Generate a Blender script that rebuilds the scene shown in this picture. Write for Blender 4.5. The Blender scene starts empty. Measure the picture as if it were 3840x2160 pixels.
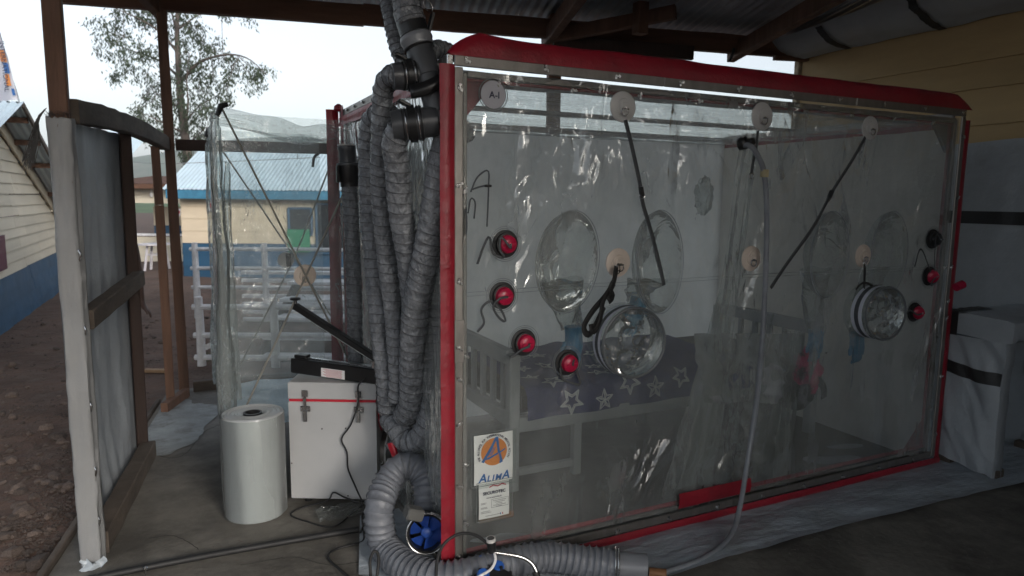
import bpy, math, random
from math import sin, cos, pi, radians
from mathutils import Vector as V, Matrix, noise
RND = random.Random(11)
SC = bpy.context.scene
COL = SC.collection
# ------------------------------------------------------------------ camera
CAM = V((-0.933, -2.458, 1.572)); YAW, PITCH, ROLL = .452, .130, .010
FPX = 2560.0
FWD = V((sin(YAW)*cos(PITCH), cos(YAW)*cos(PITCH), -sin(PITCH)))
RGT = V((cos(YAW), -sin(YAW), 0)); UPV = RGT.cross(FWD)
RGT, UPV = cos(ROLL)*RGT + sin(ROLL)*UPV, -sin(ROLL)*RGT + cos(ROLL)*UPV
cd = bpy.data.cameras.new('camera'); cam = bpy.data.objects.new('camera', cd); COL.objects.link(cam)
cd.sensor_width = 36; cd.lens = 24; cd.clip_start = .05; cd.clip_end = 5000
m = Matrix.Identity(4)
for i in range(3):
    m[i][0], m[i][1], m[i][2], m[i][3] = RGT[i], UPV[i], -FWD[i], CAM[i]
cam.matrix_world = m
cd.dof.use_dof = True; cd.dof.focus_distance = 3.1; cd.dof.aperture_fstop = 3.5
SC.camera = cam
# ------------------------------------------------------------------ sky, sun, exposure
SUN_EL, SUN_AZ = radians(20), radians(170)      # azimuth from +Y, clockwise seen from above
w = bpy.data.worlds.new('World'); SC.world = w; w.use_nodes = True
nt = w.node_tree; bg = nt.nodes['Background']
sky = nt.nodes.new('ShaderNodeTexSky'); sky.sky_type = 'NISHITA'; sky.sun_disc = False
sky.sun_elevation = SUN_EL; sky.sun_rotation = SUN_AZ
sky.air_density = 1.0; sky.dust_density = 2.0; sky.ozone_density = 1.0
hsv = nt.nodes.new('ShaderNodeHueSaturation'); hsv.inputs['Saturation'].default_value = .40
nt.links.new(sky.outputs[0], hsv.inputs['Color']); nt.links.new(hsv.outputs[0], bg.inputs['Color'])
bg.inputs['Strength'].default_value = .12
sl = bpy.data.lights.new('sun', 'SUN'); sun = bpy.data.objects.new('sun', sl); COL.objects.link(sun)
sl.energy = 1.0; sl.angle = radians(14); sl.color = (1, .93, .85)
sd = V((sin(SUN_AZ)*cos(SUN_EL), cos(SUN_AZ)*cos(SUN_EL), sin(SUN_EL)))
sun.rotation_euler = (-sd).to_track_quat('-Z', 'Y').to_euler()
SC.view_settings.view_transform = 'Standard'; SC.view_settings.look = 'None'
SC.view_settings.exposure = 1.13; SC.view_settings.gamma = 1.0
SC.cycles.use_denoising = True
SC.cycles.max_bounces = 10; SC.cycles.transparent_max_bounces = 28
SC.cycles.diffuse_bounces = 5; SC.cycles.glossy_bounces = 5; SC.cycles.transmission_bounces = 6
SC.cycles.sample_clamp_indirect = 6
SC.cycles.caustics_reflective = False; SC.cycles.caustics_refractive = False
# ------------------------------------------------------------------ measuring: photograph pixel -> point on a known plane
def ray(x, y): return FWD + RGT*((x-1920)/FPX) - UPV*((y-1080)/FPX)
def G(x, y, z=0.): d = ray(x, y); return CAM + d*((z-CAM.z)/d.z)
def PX(x, y, X): d = ray(x, y); return CAM + d*((X-CAM.x)/d.x)
def PY(x, y, Y): d = ray(x, y); return CAM + d*((Y-CAM.y)/d.y)
def DP(x, y, t): return CAM + ray(x, y)*t
# ------------------------------------------------------------------ materials
MATS = {}
def _tex(nt, kind, scale, coord, stretch=(1, 1, 1), **kw):
    mp = nt.nodes.new('ShaderNodeMapping'); mp.inputs['Scale'].default_value = stretch
    nt.links.new(coord, mp.inputs['Vector'])
    t = nt.nodes.new(kind); t.inputs['Scale'].default_value = scale
    for k, v in kw.items():
        if k in t.inputs: t.inputs[k].default_value = v
    nt.links.new(mp.outputs[0], t.inputs['Vector'])
    return t
def mix_rgb(nt, fac, a, b, mode='MIX'):
    n = nt.nodes.new('ShaderNodeMix'); n.data_type = 'RGBA'; n.blend_type = mode
    for s, v in ((n.inputs[0], fac), (n.inputs[6], a), (n.inputs[7], b)):
        if hasattr(v, 'is_linked'): nt.links.new(v, s)
        elif isinstance(v, (int, float)): s.default_value = v
        else: s.default_value = (*v[:3], 1)
    return n.outputs[2]
def ramp(nt, fac, p0, p1, c0=(0, 0, 0), c1=(1, 1, 1)):
    n = nt.nodes.new('ShaderNodeValToRGB'); e = n.color_ramp.elements
    e[0].position, e[1].position = p0, p1; e[0].color = (*c0, 1); e[1].color = (*c1, 1)
    nt.links.new(fac, n.inputs[0]); return n.outputs[0]
def mat(name, col, rough=.6, metal=0, var=.25, nscale=6, stretch=(1, 1, 1), bump=0, bscale=60, bstretch=None,
        dirt=None, dscale=3, dlo=.5, dhi=.7, spec=.5, rnd=0, transl=0, coat=0, bump2=0, bscale2=8):
    if name in MATS: return MATS[name]
    mt = bpy.data.materials.new(name); mt.use_nodes = True; nt = mt.node_tree; N = nt.nodes
    b = N['Principled BSDF']; tc = N.new('ShaderNodeTexCoord'); oc = tc.outputs['Object']
    n1 = _tex(nt, 'ShaderNodeTexNoise', nscale, oc, stretch, Detail=6, Roughness=.65)
    f = ramp(nt, n1.outputs[0], .3, .7)
    dark = tuple(c*(1-var) for c in col); lite = tuple(min(1, c*(1+var*.7)) for c in col)
    c = mix_rgb(nt, f, dark, lite)
    if rnd:
        oi = N.new('ShaderNodeObjectInfo')
        rr = ramp(nt, oi.outputs['Random'], 0, 1, (1-rnd,)*3, (1,)*3)
        c = mix_rgb(nt, 1.0, c, rr, 'MULTIPLY')
    if dirt:
        n2 = _tex(nt, 'ShaderNodeTexNoise', dscale, oc, stretch, Detail=8, Roughness=.7)
        c = mix_rgb(nt, ramp(nt, n2.outputs[0], dlo, dhi), c, dirt)
    nt.links.new(c, b.inputs['Base Color'])
    b.inputs['Metallic'].default_value = metal; b.inputs['Specular IOR Level'].default_value = spec
    b.inputs['Coat Weight'].default_value = coat
    n3 = _tex(nt, 'ShaderNodeTexNoise', nscale*2.3, oc, stretch, Detail=4)
    mr = N.new('ShaderNodeMapRange'); mr.inputs[3].default_value = max(.02, rough-.1); mr.inputs[4].default_value = min(1, rough+.12)
    nt.links.new(n3.outputs[0], mr.inputs[0]); nt.links.new(mr.outputs[0], b.inputs['Roughness'])
    if bump or bump2:
        prev = None
        for st, sc2 in ((bump, bscale), (bump2, bscale2)):
            if not st: continue
            n4 = _tex(nt, 'ShaderNodeTexNoise', sc2, oc, bstretch or stretch, Detail=5, Roughness=.6)
            bp = N.new('ShaderNodeBump'); bp.inputs['Strength'].default_value = 1; bp.inputs['Distance'].default_value = st
            nt.links.new(n4.outputs[0], bp.inputs['Height'])
            if prev: nt.links.new(prev, bp.inputs['Normal'])
            prev = bp.outputs[0]
        nt.links.new(prev, b.inputs['Normal'])
    if transl:
        tl = N.new('ShaderNodeBsdfTranslucent'); nt.links.new(c, tl.inputs[0])
        ms = N.new('ShaderNodeMixShader'); ms.inputs[0].default_value = transl
        nt.links.new(b.outputs[0], ms.inputs[1]); nt.links.new(tl.outputs[0], ms.inputs[2])
        nt.links.new(ms.outputs[0], N['Material Output'].inputs['Surface'])
    MATS[name] = mt; return mt
def film(name, haze=.08, hazecol=(.75, .8, .8), gloss=1.0, rough=.05, bump=.004, bscale=9, stretch=(1, 1, 1), bump2=.0012, bscale2=38, tint=(.93, .96, .95), hvar=.5, streak=0., mlo=.35, mhi=.6, crease=None):
    if name in MATS: return MATS[name]
    mt = bpy.data.materials.new(name); mt.use_nodes = True; nt = mt.node_tree; N = nt.nodes
    N.remove(N['Principled BSDF']); tc = N.new('ShaderNodeTexCoord'); oc = tc.outputs['Object']
    prev = None
    nm_ = _tex(nt, 'ShaderNodeTexNoise', 2.1, oc, (1, 1, .7), Detail=3, Roughness=.5)
    msk = ramp(nt, nm_.outputs[0], mlo, mhi, (.08,)*3, (1,)*3)
    for st, s_, dist in ((bump, bscale, 1.2), (bump2, bscale2, .6)):
        n = _tex(nt, 'ShaderNodeTexNoise', s_, oc, stretch, Detail=2.5, Roughness=.5, Distortion=dist)
        ab = N.new('ShaderNodeMath'); ab.operation = 'SUBTRACT'; ab.inputs[1].default_value = .5; nt.links.new(n.outputs[0], ab.inputs[0])
        aa = N.new('ShaderNodeMath'); aa.operation = 'ABSOLUTE'; nt.links.new(ab.outputs[0], aa.inputs[0])
        bp = N.new('ShaderNodeBump'); bp.inputs['Strength'].default_value = 1; bp.inputs['Distance'].default_value = st*3
        nt.links.new(aa.outputs[0], bp.inputs['Height']); nt.links.new(msk, bp.inputs['Strength'])
        if prev: nt.links.new(prev, bp.inputs['Normal'])
        prev = bp.outputs[0]
    if crease:
        cs, cw, cdist = crease
        wn_ = _tex(nt, 'ShaderNodeTexNoise', cs*1.3, oc, (1, 1, 1), Detail=2)
        mx = N.new('ShaderNodeMix'); mx.data_type = 'VECTOR'; mx.inputs[0].default_value = .22; nt.links.new(oc, mx.inputs[4]); nt.links.new(wn_.outputs[1], mx.inputs[5])
        vo = N.new('ShaderNodeTexVoronoi'); vo.feature = 'DISTANCE_TO_EDGE'; vo.inputs['Scale'].default_value = cs
        mp_ = N.new('ShaderNodeMapping'); mp_.inputs['Scale'].default_value = stretch; mp_.inputs['Rotation'].default_value = (.2, .5, .3); nt.links.new(mx.outputs[1], mp_.inputs[0]); nt.links.new(mp_.outputs[0], vo.inputs['Vector'])
        rv = ramp(nt, vo.outputs[0], 0, cw); bp = N.new('ShaderNodeBump'); bp.inputs['Distance'].default_value = cdist; nt.links.new(rv, bp.inputs['Height']); nt.links.new(prev, bp.inputs['Normal']); nt.links.new(msk, bp.inputs['Strength']); prev = bp.outputs[0]
    tr = N.new('ShaderNodeBsdfTransparent'); tr.inputs[0].default_value = (*tint, 1)
    gl = N.new('ShaderNodeBsdfGlossy'); gl.inputs['Roughness'].default_value = rough; nt.links.new(prev, gl.inputs['Normal'])
    fr = N.new('ShaderNodeFresnel'); fr.inputs[0].default_value = 1.5; nt.links.new(prev, fr.inputs['Normal'])
    mu = N.new('ShaderNodeMath'); mu.operation = 'MULTIPLY'; mu.inputs[1].default_value = gloss; mu.use_clamp = True; nt.links.new(fr.outputs[0], mu.inputs[0])
    m1 = N.new('ShaderNodeMixShader'); nt.links.new(mu.outputs[0], m1.inputs[0]); nt.links.new(tr.outputs[0], m1.inputs[1]); nt.links.new(gl.outputs[0], m1.inputs[2])
    df = N.new('ShaderNodeBsdfDiffuse'); df.inputs[0].default_value = (*hazecol, 1)
    tl = N.new('ShaderNodeBsdfTranslucent'); tl.inputs[0].default_value = (*hazecol, 1)
    m2 = N.new('ShaderNodeMixShader'); m2.inputs[0].default_value = .5; nt.links.new(df.outputs[0], m2.inputs[1]); nt.links.new(tl.outputs[0], m2.inputs[2])
    nh = _tex(nt, 'ShaderNodeTexNoise', 3.0, oc, stretch, Detail=5, Roughness=.6)
    mr = N.new('ShaderNodeMapRange'); mr.inputs[1].default_value = .3; mr.inputs[2].default_value = .7
    mr.inputs[3].default_value = haze*(1-hvar); mr.inputs[4].default_value = haze*(1+hvar); nt.links.new(nh.outputs[0], mr.inputs[0])
    hz = mr.outputs[0]
    if streak:
        sk_ = ramp(nt, aa.outputs[0], .0, .03, (streak,)*3, (0, 0, 0))
        sm = N.new('ShaderNodeMath'); sm.operation = 'MULTIPLY'; nt.links.new(sk_, sm.inputs[0]); nt.links.new(msk, sm.inputs[1])
        ad = N.new('ShaderNodeMath'); ad.operation = 'ADD'; ad.use_clamp = True; nt.links.new(hz, ad.inputs[0]); nt.links.new(sm.outputs[0], ad.inputs[1]); hz = ad.outputs[0]
    m3 = N.new('ShaderNodeMixShader'); nt.links.new(hz, m3.inputs[0]); nt.links.new(m1.outputs[0], m3.inputs[1]); nt.links.new(m2.outputs[0], m3.inputs[2])
    nt.links.new(m3.outputs[0], N['Material Output'].inputs['Surface'])
    MATS[name] = mt; return mt
# real-world colours
WOOD = mat('brown timber', (.125, .064, .04), .75, nscale=14, stretch=(1, 1, .12), var=.45, bump=.004, bscale=50)
WOODR = mat('reddish timber', (.15, .075, .045), .7, nscale=12, stretch=(1, 1, .1), var=.4, bump=.003, bscale=50)
WOODH = mat('grey weathered timber', (.095, .075, .06), .85, nscale=10, stretch=(.3, .3, 1), var=.5, bump=.006, bscale=45, dirt=(.05, .04, .035), dlo=.52, dhi=.75)
WOODD = mat('dark timber', (.035, .018, .013), .75, nscale=10, stretch=(1, 1, .12), var=.4, bump=.003)
WOODX = mat('beam timber', (.13, .065, .04), .8, nscale=10, stretch=(.15, .15, 1), var=.45, bump=.004)
CONC = mat('concrete', (.19, .178, .155), .75, nscale=2.2, var=.38, dirt=(.085, .078, .068), dscale=1.8, dlo=.42, dhi=.62, bump=.004, bscale=30, bump2=.01, bscale2=4)
DIRT = mat('red brown soil', (.118, .072, .054), .95, nscale=1.6, var=.45, dirt=(.125, .095, .076), dscale=7, dlo=.5, dhi=.7, bump=.02, bscale=14, bump2=.05, bscale2=3)
STONE = mat('dusty stone', (.185, .138, .115), .9, nscale=8, var=.45, bump=.006, bscale=30, rnd=.6)
TARP = mat('grey white tarpaulin', (.36, .39, .42), .42, nscale=5, var=.1, bump=.0006, bscale=260, bump2=.012, bscale2=6, transl=.05, dirt=(.30, .31, .32), dscale=4, dlo=.55, dhi=.8)
TARPW = mat('white woven tarpaulin', (.265, .272, .28), .5, nscale=4, var=.1, bump=.0006, bscale=240, bump2=.01, bscale2=5, transl=.15, dirt=(.27, .27, .265), dscale=2.5, dlo=.5, dhi=.8)
TARPF = mat('pale blue ground tarpaulin', (.40, .45, .50), .38, nscale=4, var=.14, bump=.0006, bscale=200, bump2=.03, bscale2=3.2, bstretch=(1, 2.2, 1), dirt=(.27, .28, .28), dscale=2.2, dlo=.5, dhi=.75)
TARPS = mat('thin sheet lining', (.80, .79, .75), .5, nscale=3, var=.1, bump2=.03, bscale2=3.5, bump=.006, bscale=16, transl=.5, dirt=(.68, .68, .65), dscale=2, dlo=.45, dhi=.7)
BLACKT = mat('black tape', (.012, .012, .013), .45, var=.3, bump=.002, bscale=60)
RED = mat('red vinyl', (.27, .009, .022), .42, nscale=5, var=.2, bump=.0012, bscale=40, bump2=.012, bscale2=6, dirt=(.17, .015, .022), dscale=6, dlo=.5, dhi=.72)
ALU = mat('brushed aluminium', (.27, .255, .24), .45, metal=.85, nscale=18, var=.2, stretch=(1, 1, .4), dirt=(.2, .18, .17), dscale=10, dlo=.6, dhi=.8)
STEEL = mat('bright steel', (.55, .55, .55), .25, metal=1, var=.1)
HOSE = mat('grey fabric hose', (.19, .202, .222), .26, nscale=20, var=.25, bump=.012, bscale=36, bump2=.03, bscale2=13, bstretch=(1, 1, .7), spec=.6)
HOSEL = mat('pale grey pvc hose', (.155, .166, .19), .4, nscale=16, var=.15, bump=.003, bscale=60, spec=.5)
HOSEW = mat('hose wire', (.06, .062, .068), .5)
PVC = mat('dark grey pvc', (.06, .064, .072), .32, nscale=8, var=.2, bump=.0005, bscale=80)
PVCL = mat('light grey pvc', (.2, .21, .23), .3, var=.1)
BLK = mat('black plastic', (.012, .012, .013), .35, var=.2)
RUB = mat('black rubber', (.014, .014, .015), .6, var=.2)
STRAP = mat('grey webbing', (.075, .08, .085), .8, nscale=200, var=.3)
STRAPB = mat('black webbing', (.012, .012, .012), .7, nscale=200, var=.3)
WHITE = mat('white painted board', (.44, .445, .452), .4, nscale=3, var=.08, dirt=(.36, .34, .32), dscale=5, dlo=.6, dhi=.8, bump=.0004, bscale=90)
BONE = mat('bone plastic patch', (.66, .56, .48), .45, var=.08)
PATCHC = mat('milky patch', (.55, .54, .53), .4, var=.08)
CAPR = mat('crimson cap', (.42, .008, .05), .3, var=.1)
REDG = mat('red gasket', (.45, .012, .03), .4, var=.1)
PAPER = mat('white paper', (.78, .77, .77), .6, var=.03)
BLUEL = mat('logo blue', (.035, .13, .36), .6, var=.1)
ORNG = mat('logo orange', (.62, .22, .05), .6, var=.12, nscale=30)
INK = mat('dark ink', (.02, .025, .06), .6)
INKR = mat('red ink', (.5, .03, .06), .6)
FILMF = film('clear pvc panel', haze=.20, gloss=2.7, bump=.055, bscale=2.1, stretch=(1.35, 1.35, .6), bump2=.007, bscale2=8, hazecol=(.8, .83, .82), mlo=.455, mhi=.63, rough=.06, streak=.04, crease=(1.7, .12, .026))
FILMT = film('crinkled clear film', haze=.20, gloss=1.1, bump=.018, bscale=5, bump2=.008, bscale2=19, stretch=(1.5, 1.5, .6), rough=.08, streak=.08, mlo=.35, mhi=.65, crease=(4.5, .12, .014))
FILMK = film('slack side film', haze=.18, gloss=.9, bump=.03, bscale=3.2, bump2=.008, bscale2=11, stretch=(1.6, 1.6, .5), rough=.08, streak=.15, hazecol=(.7, .74, .74), mlo=.3, mhi=.55)
FILMP = film('thin porch roof film', haze=.16, gloss=.28, bump=.02, bscale=5, bump2=.006, bscale2=18, rough=.1, streak=.22, hazecol=(.8, .82, .82))
FILMH = film('bunched hazy film', haze=.27, gloss=1.0, bump=.016, bscale=12, bump2=.005, bscale2=34, stretch=(1, 1, .3), rough=.12, hazecol=(.78, .83, .84), streak=.12)
FILMR = film('rippled roof film', haze=.24, gloss=.30, bump=.006, bscale=7, stretch=(.5, 2.4, 1), bump2=.003, bscale2=18, rough=.1, streak=.3, hazecol=(.8, .82, .82))
FILMS = film('sleeve film', haze=.13, gloss=.8, bump=.016, bscale=6, bump2=.002, bscale2=20, rough=.06, hazecol=(.6, .63, .62), streak=.18)
FILMC = film('hazy door curtain film', haze=.30, gloss=1.2, bump=.016, bscale=5, stretch=(2.2, 2.2, .5), bump2=.003, bscale2=20, hazecol=(.75, .77, .77), streak=.03)
TUBEM = film('milky tube', haze=.55, gloss=1.6, bump=.0003, bscale=10, bump2=.0001, rough=.12, hazecol=(.55, .57, .62))
ROLLM = mat('stretch film roll', (.47, .49, .50), .28, nscale=2, var=.06, stretch=(1, 1, .15), coat=.4, transl=.2)
ROLLC = film('roll outer layers', haze=.3, gloss=1.2, bump=.001, bscale=6, stretch=(1, 1, .15), bump2=.0002, rough=.1, hazecol=(.75, .78, .78))
# ------------------------------------------------------------------ building blocks
LOC = {}
def tag(o, label=None, cat=None, group=None, kind=None):
    for k, v in (('label', label), ('category', cat), ('group', group), ('kind', kind)):
        if v: o[k] = v
    return o
def thing(name, loc, label, cat, group=None):
    e = bpy.data.objects.new(name, None); COL.objects.link(e); e.empty_display_size = .1
    e.location = loc; LOC[e.name] = V(loc); return tag(e, label, cat, group)
def attach(o, parent):
    if parent is None: return o
    o.parent = parent
    if parent.name in LOC: o.matrix_parent_inverse = Matrix.Translation(-LOC[parent.name])
    elif parent.get('_local'): o.matrix_parent_inverse = Matrix.Identity(4)
    return o
class MB:
    def __init__(s): s.v, s.f = [], []
    def add(s, vs, fs):
        n = len(s.v); s.v += [V(p) for p in vs]; s.f += [tuple(i+n for i in q) for q in fs]; return s
    def box(s, c, d, rot=None, taper=1):
        vs = []
        for z in (-1, 1):
            k = taper if z > 0 else 1
            for x, y in ((-1, -1), (1, -1), (1, 1), (-1, 1)):
                p = V((x*d[0]/2*k, y*d[1]/2*k, z*d[2]/2))
                vs.append((rot @ p if rot else p) + V(c))
        return s.add(vs, [(3, 2, 1, 0), (4, 5, 6, 7), (0, 1, 5, 4), (1, 2, 6, 5), (2, 3, 7, 6), (3, 0, 4, 7)])
    def bbox(s, c, d, b=.004, rot=None):
        """box with chamfered edges"""
        x, y, z = d[0]/2, d[1]/2, d[2]/2; b = min(b, x*.9, y*.9, z*.9)
        P = {}; vs = []; fs = []
        for sx in (-1, 1):
            for sy in (-1, 1):
                for sz in (-1, 1):
                    for a, q in enumerate(((sx*x, sy*(y-b), sz*(z-b)), (sx*(x-b), sy*y, sz*(z-b)), (sx*(x-b), sy*(y-b), sz*z))):
                        P[sx, sy, sz, a] = len(vs); p = V(q); vs.append((rot @ p if rot else p)+V(c))
        def face(ks):
            pts = [vs[k] for k in ks]; n = (pts[1]-pts[0]).cross(pts[2]-pts[0]); mid = sum(pts, V())/len(pts)
            fs.append(tuple(ks) if n.dot(mid-V(c)) > 0 else tuple(reversed(ks)))
        for s_ in (-1, 1):
            face([P[s_, a, c_, 0] for a, c_ in ((-1, -1), (1, -1), (1, 1), (-1, 1))])
            face([P[a, s_, c_, 1] for a, c_ in ((-1, -1), (1, -1), (1, 1), (-1, 1))])
            face([P[a, c_, s_, 2] for a, c_ in ((-1, -1), (1, -1), (1, 1), (-1, 1))])
            for t in (-1, 1):
                face([P[s_, t, -1, 0], P[s_, t, 1, 0], P[s_, t, 1, 1], P[s_, t, -1, 1]])
                face([P[s_, -1, t, 0], P[s_, 1, t, 0], P[s_, 1, t, 2], P[s_, -1, t, 2]])
                face([P[-1, s_, t, 1], P[1, s_, t, 1], P[1, s_, t, 2], P[-1, s_, t, 2]])
        for k in [(a, b_, c_) for a in (-1, 1) for b_ in (-1, 1) for c_ in (-1, 1)]:
            face([P[k+(0,)], P[k+(1,)], P[k+(2,)]])
        return s.add(vs, fs)
    def beam(s, a, b, wd, ht, b_=.005, up=V((0, 0, 1)), n=1, wob=0, sag=0):
        """timber of rectangular section between two points, cut into n lengths so it can be uneven"""
        a, b = V(a), V(b); ax = (b-a).normalized()
        sd_ = ax.cross(up)
        if sd_.length < 1e-3: sd_ = ax.cross(V((1, 0, 0)))
        sd_.normalize(); uu = sd_.cross(ax); rings = []
        for i in range(n+1):
            t = i/n; p = a.lerp(b, t) - uu*sag*4*t*(1-t)
            k = 1+(noise.noise(p*7)*wob); q = noise.noise(p*5+V((9, 0, 0)))*wob*.3
            hw, hh = wd/2*k, ht/2*k
            rings.append([p+sd_*(x*hw+q*wd)+uu*(z*hh+q*ht) for x, z in ((-1, -1+b_/hh), (-1+b_/hw, -1), (1-b_/hw, -1), (1, -1+b_/hh), (1, 1-b_/hh), (1-b_/hw, 1), (-1+b_/hw, 1), (-1, 1-b_/hh))])
        return s.loft(rings, True)
    def loft(s, rings, cap=False, close=True):
        n0 = len(s.v); k = len(rings[0])
        for r_ in rings: s.v += [V(p) for p in r_]
        for i in range(len(rings)-1):
            for j in range(k if close else k-1):
                a, b = n0+i*k+j, n0+i*k+(j+1) % k
                s.f.append((a, b, b+k, a+k))
        if cap:
            s.f.append(tuple(n0+j for j in reversed(range(k)))); e = n0+(len(rings)-1)*k; s.f.append(tuple(e+j for j in range(k)))
        return s
    def tube(s, pts, r, seg=10, cap=True, rf=None):
        P, T, A, B = frames(pts); rings = []
        for i, p in enumerate(P):
            rr = r[i] if isinstance(r, (list, tuple)) else r
            rings.append([p+(A[i]*cos(2*pi*j/seg)+B[i]*sin(2*pi*j/seg))*(rr if rf is None else rf(i, j)) for j in range(seg)])
        return s.loft(rings, cap)
    def ribbon(s, pts, wd, nrm, th=.0015):
        """flat strap along pts; nrm = face direction"""
        P, T, A, B = frames(pts); nrm = V(nrm); rings = []
        for i, p in enumerate(P):
            sd_ = T[i].cross(nrm); sd_ = sd_.normalized() if sd_.length > 1e-4 else A[i]; n_ = sd_.cross(T[i])
            rings.append([p-sd_*wd/2-n_*th, p+sd_*wd/2-n_*th, p+sd_*wd/2+n_*th, p-sd_*wd/2+n_*th])
        return s.loft(rings, True)
    def lathe(s, prof, o, axis, seg=32, capa=True, capb=True, wob=0):
        """prof: list of (distance along axis, radius)"""
        o = V(o); ax = V(axis).normalized(); a = ax.orthogonal().normalized(); b = ax.cross(a); rings = []
        for h, r in prof:
            rings.append([o+ax*h+(a*cos(2*pi*j/seg)+b*sin(2*pi*j/seg))*r*(1+wob*noise.noise(V((cos(2*pi*j/seg)*2, sin(2*pi*j/seg)*2, h*9)))) for j in range(seg)])
        n0 = len(s.v); s.loft(rings)
        if capa: s.f.append(tuple(n0+j for j in reversed(range(seg))))
        if capb: e = n0+(len(rings)-1)*seg; s.f.append(tuple(e+j for j in range(seg)))
        return s
    def torus(s, o, axis, R_, r, seg=32, sg=8, sx=1., sz=1., a0=0, a1=2*pi, ux=None):
        o = V(o); ax = V(axis).normalized(); a = V(ux) if ux else ax.orthogonal().normalized(); b = ax.cross(a)
        full = a1-a0 > 6.28; n = seg if full else seg+1; rings = []
        for i in range(n):
            t = a0+(a1-a0)*i/seg; c = a*cos(t)*sx+b*sin(t)*sz; p = o+c*R_; cn = c.normalized()
            rings.append([p+(cn*cos(2*pi*j/sg)+ax*sin(2*pi*j/sg))*r for j in range(sg)])
        if full: rings.append(rings[0])
        return s.loft(rings, not full)
    def grid(s, fn, nu, nv):
        n0 = len(s.v)
        for j in range(nv+1):
            for i in range(nu+1): s.v.append(V(fn(i/nu, j/nv)))
        for j in range(nv):
            for i in range(nu):
                a = n0+j*(nu+1)+i; s.f.append((a, a+1, a+nu+2, a+nu+1))
        return s
    def build(s, name, mt, parent=None, smooth=False, label=None):
        me = bpy.data.meshes.new(name); me.from_pydata([tuple(p) for p in s.v], [], s.f); me.validate(); me.update()
        if mt: me.materials.append(mt)
        if smooth:
            for p in me.polygons: p.use_smooth = True
            if smooth != 'all':
                try: me.set_sharp_from_angle(angle=radians(smooth if smooth is not True else 40))
                except Exception: pass
        o = bpy.data.objects.new(name, me); COL.objects.link(o)
        attach(o, parent)
        if label: o['label'] = label
        return o
def frames(pts):
    P = [V(p) for p in pts]; n = len(P); T = []
    for i in range(n):
        t = P[min(i+1, n-1)]-P[max(i-1, 0)]; T.append(t.normalized() if t.length > 1e-9 else V((0, 0, 1)))
    a = T[0].orthogonal().normalized(); A, B = [], []
    for i in range(n):
        a = a-T[i]*a.dot(T[i]); a = a.normalized() if a.length > 1e-6 else T[i].orthogonal().normalized()
        A.append(a.copy()); B.append(T[i].cross(a))
    return P, T, A, B
def spline(pts, step=.01):
    P = [V(p) for p in pts]; P = [P[0]*2-P[1]]+P+[P[-1]*2-P[-2]]; out = []
    for i in range(1, len(P)-2):
        p0, p1, p2, p3 = P[i-1:i+3]
        for k in range(40):
            t = k/40
            out.append(.5*((2*p1)+(p2-p0)*t+(2*p0-5*p1+4*p2-p3)*t*t+(3*p1-p0-3*p2+p3)*t**3))
    out.append(P[-2]); L = [0]
    for a, b in zip(out, out[1:]): L.append(L[-1]+(b-a).length)
    n = max(2, int(L[-1]/step)); res = []; k = 0
    for i in range(n+1):
        d = L[-1]*i/n
        while k < len(L)-2 and L[k+1] < d: k += 1
        t = (d-L[k])/max(1e-9, L[k+1]-L[k]); res.append(out[k].lerp(out[k+1], min(1, t)))
    return res
def sx_(v): return noise.noise(v)
def cloth(p, f, amp, seed=0): return noise.fractal(V(p)*f+V((seed*13.7, seed*5.1, seed)), 1.0, 2.1, 4)*amp
def ridge(p, f, amp, seed=0):
    a = noise.noise(V(p)*f+V((seed*7.3, seed*2.1, seed*3.3))); return (1-abs(a)*2.2)*amp
def plank(name, a, b, wd, ht, mt, parent, **k): return MB().beam(a, b, wd, ht, **k).build(name, mt, parent)
def copy_piece(src, parent, loc, rot=None, scale=None):
    o = src.copy(); COL.objects.link(o); o.parent = None; o.matrix_parent_inverse = Matrix.Identity(4)
    o.location = loc
    if rot is not None: o.rotation_euler = rot
    if scale is not None: o.scale = scale
    return attach(o, parent)
def lettering(txt, size, mt, parent, M, name='lettering', bold=0, align='CENTER', thick=.0006):
    cu = bpy.data.curves.new('t', 'FONT'); cu.body = txt; cu.size = size; cu.align_x = align; cu.extrude = thick; cu.offset = bold; cu.resolution_u = 3
    ob = bpy.data.objects.new('t', cu); COL.objects.link(ob)
    dg = bpy.context.evaluated_depsgraph_get(); me = bpy.data.meshes.new_from_object(ob.evaluated_get(dg))
    bpy.data.objects.remove(ob); bpy.data.curves.remove(cu)
    me.transform(M); me.materials.clear(); me.materials.append(mt); me.name = name
    o = bpy.data.objects.new(name, me); COL.objects.link(o); return attach(o, parent)
# ------------------------------------------------------------------ outdoors: ground, hills, stones
RH = V((cos(YAW), -sin(YAW), 0)); FH = V((sin(YAW), cos(YAW), 0))
def ground_z(x, y):
    d = math.hypot(x, y-3); near = min(1, max(0, (d-2)/6))
    return -.085 - .10*min(1, max(0, (y-5)/8)) + cloth((x, y, 0), .5, .05*near) + cloth((x, y, 3), 2.3, .02)
ax_ = [-1800, -600, -220, -90, -45, -24, -14]+[-9+.28*i for i in range(65)]+[10, 14, 22, 40, 90, 220, 600, 1800]
ay_ = [-1800, -500, -120, -40, -18]+[-9+.28*i for i in range(100)]+[20, 23, 28, 36, 50, 80, 140, 260, 600, 1800]
mb = MB(); nx = len(ax_)
for y in ay_:
    for x in ax_: mb.v.append(V((x, y, ground_z(x, y) if abs(x) < 12 and -10 < y < 22 else -.25)))
for j in range(len(ay_)-1):
    for i in range(nx-1):
        a = j*nx+i; mb.f.append((a, a+1, a+nx+1, a+nx))
ground = tag(mb.build('ground', DIRT, smooth='all'), 'reddish brown stony soil around the shelter', 'ground', kind='structure')
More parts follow.
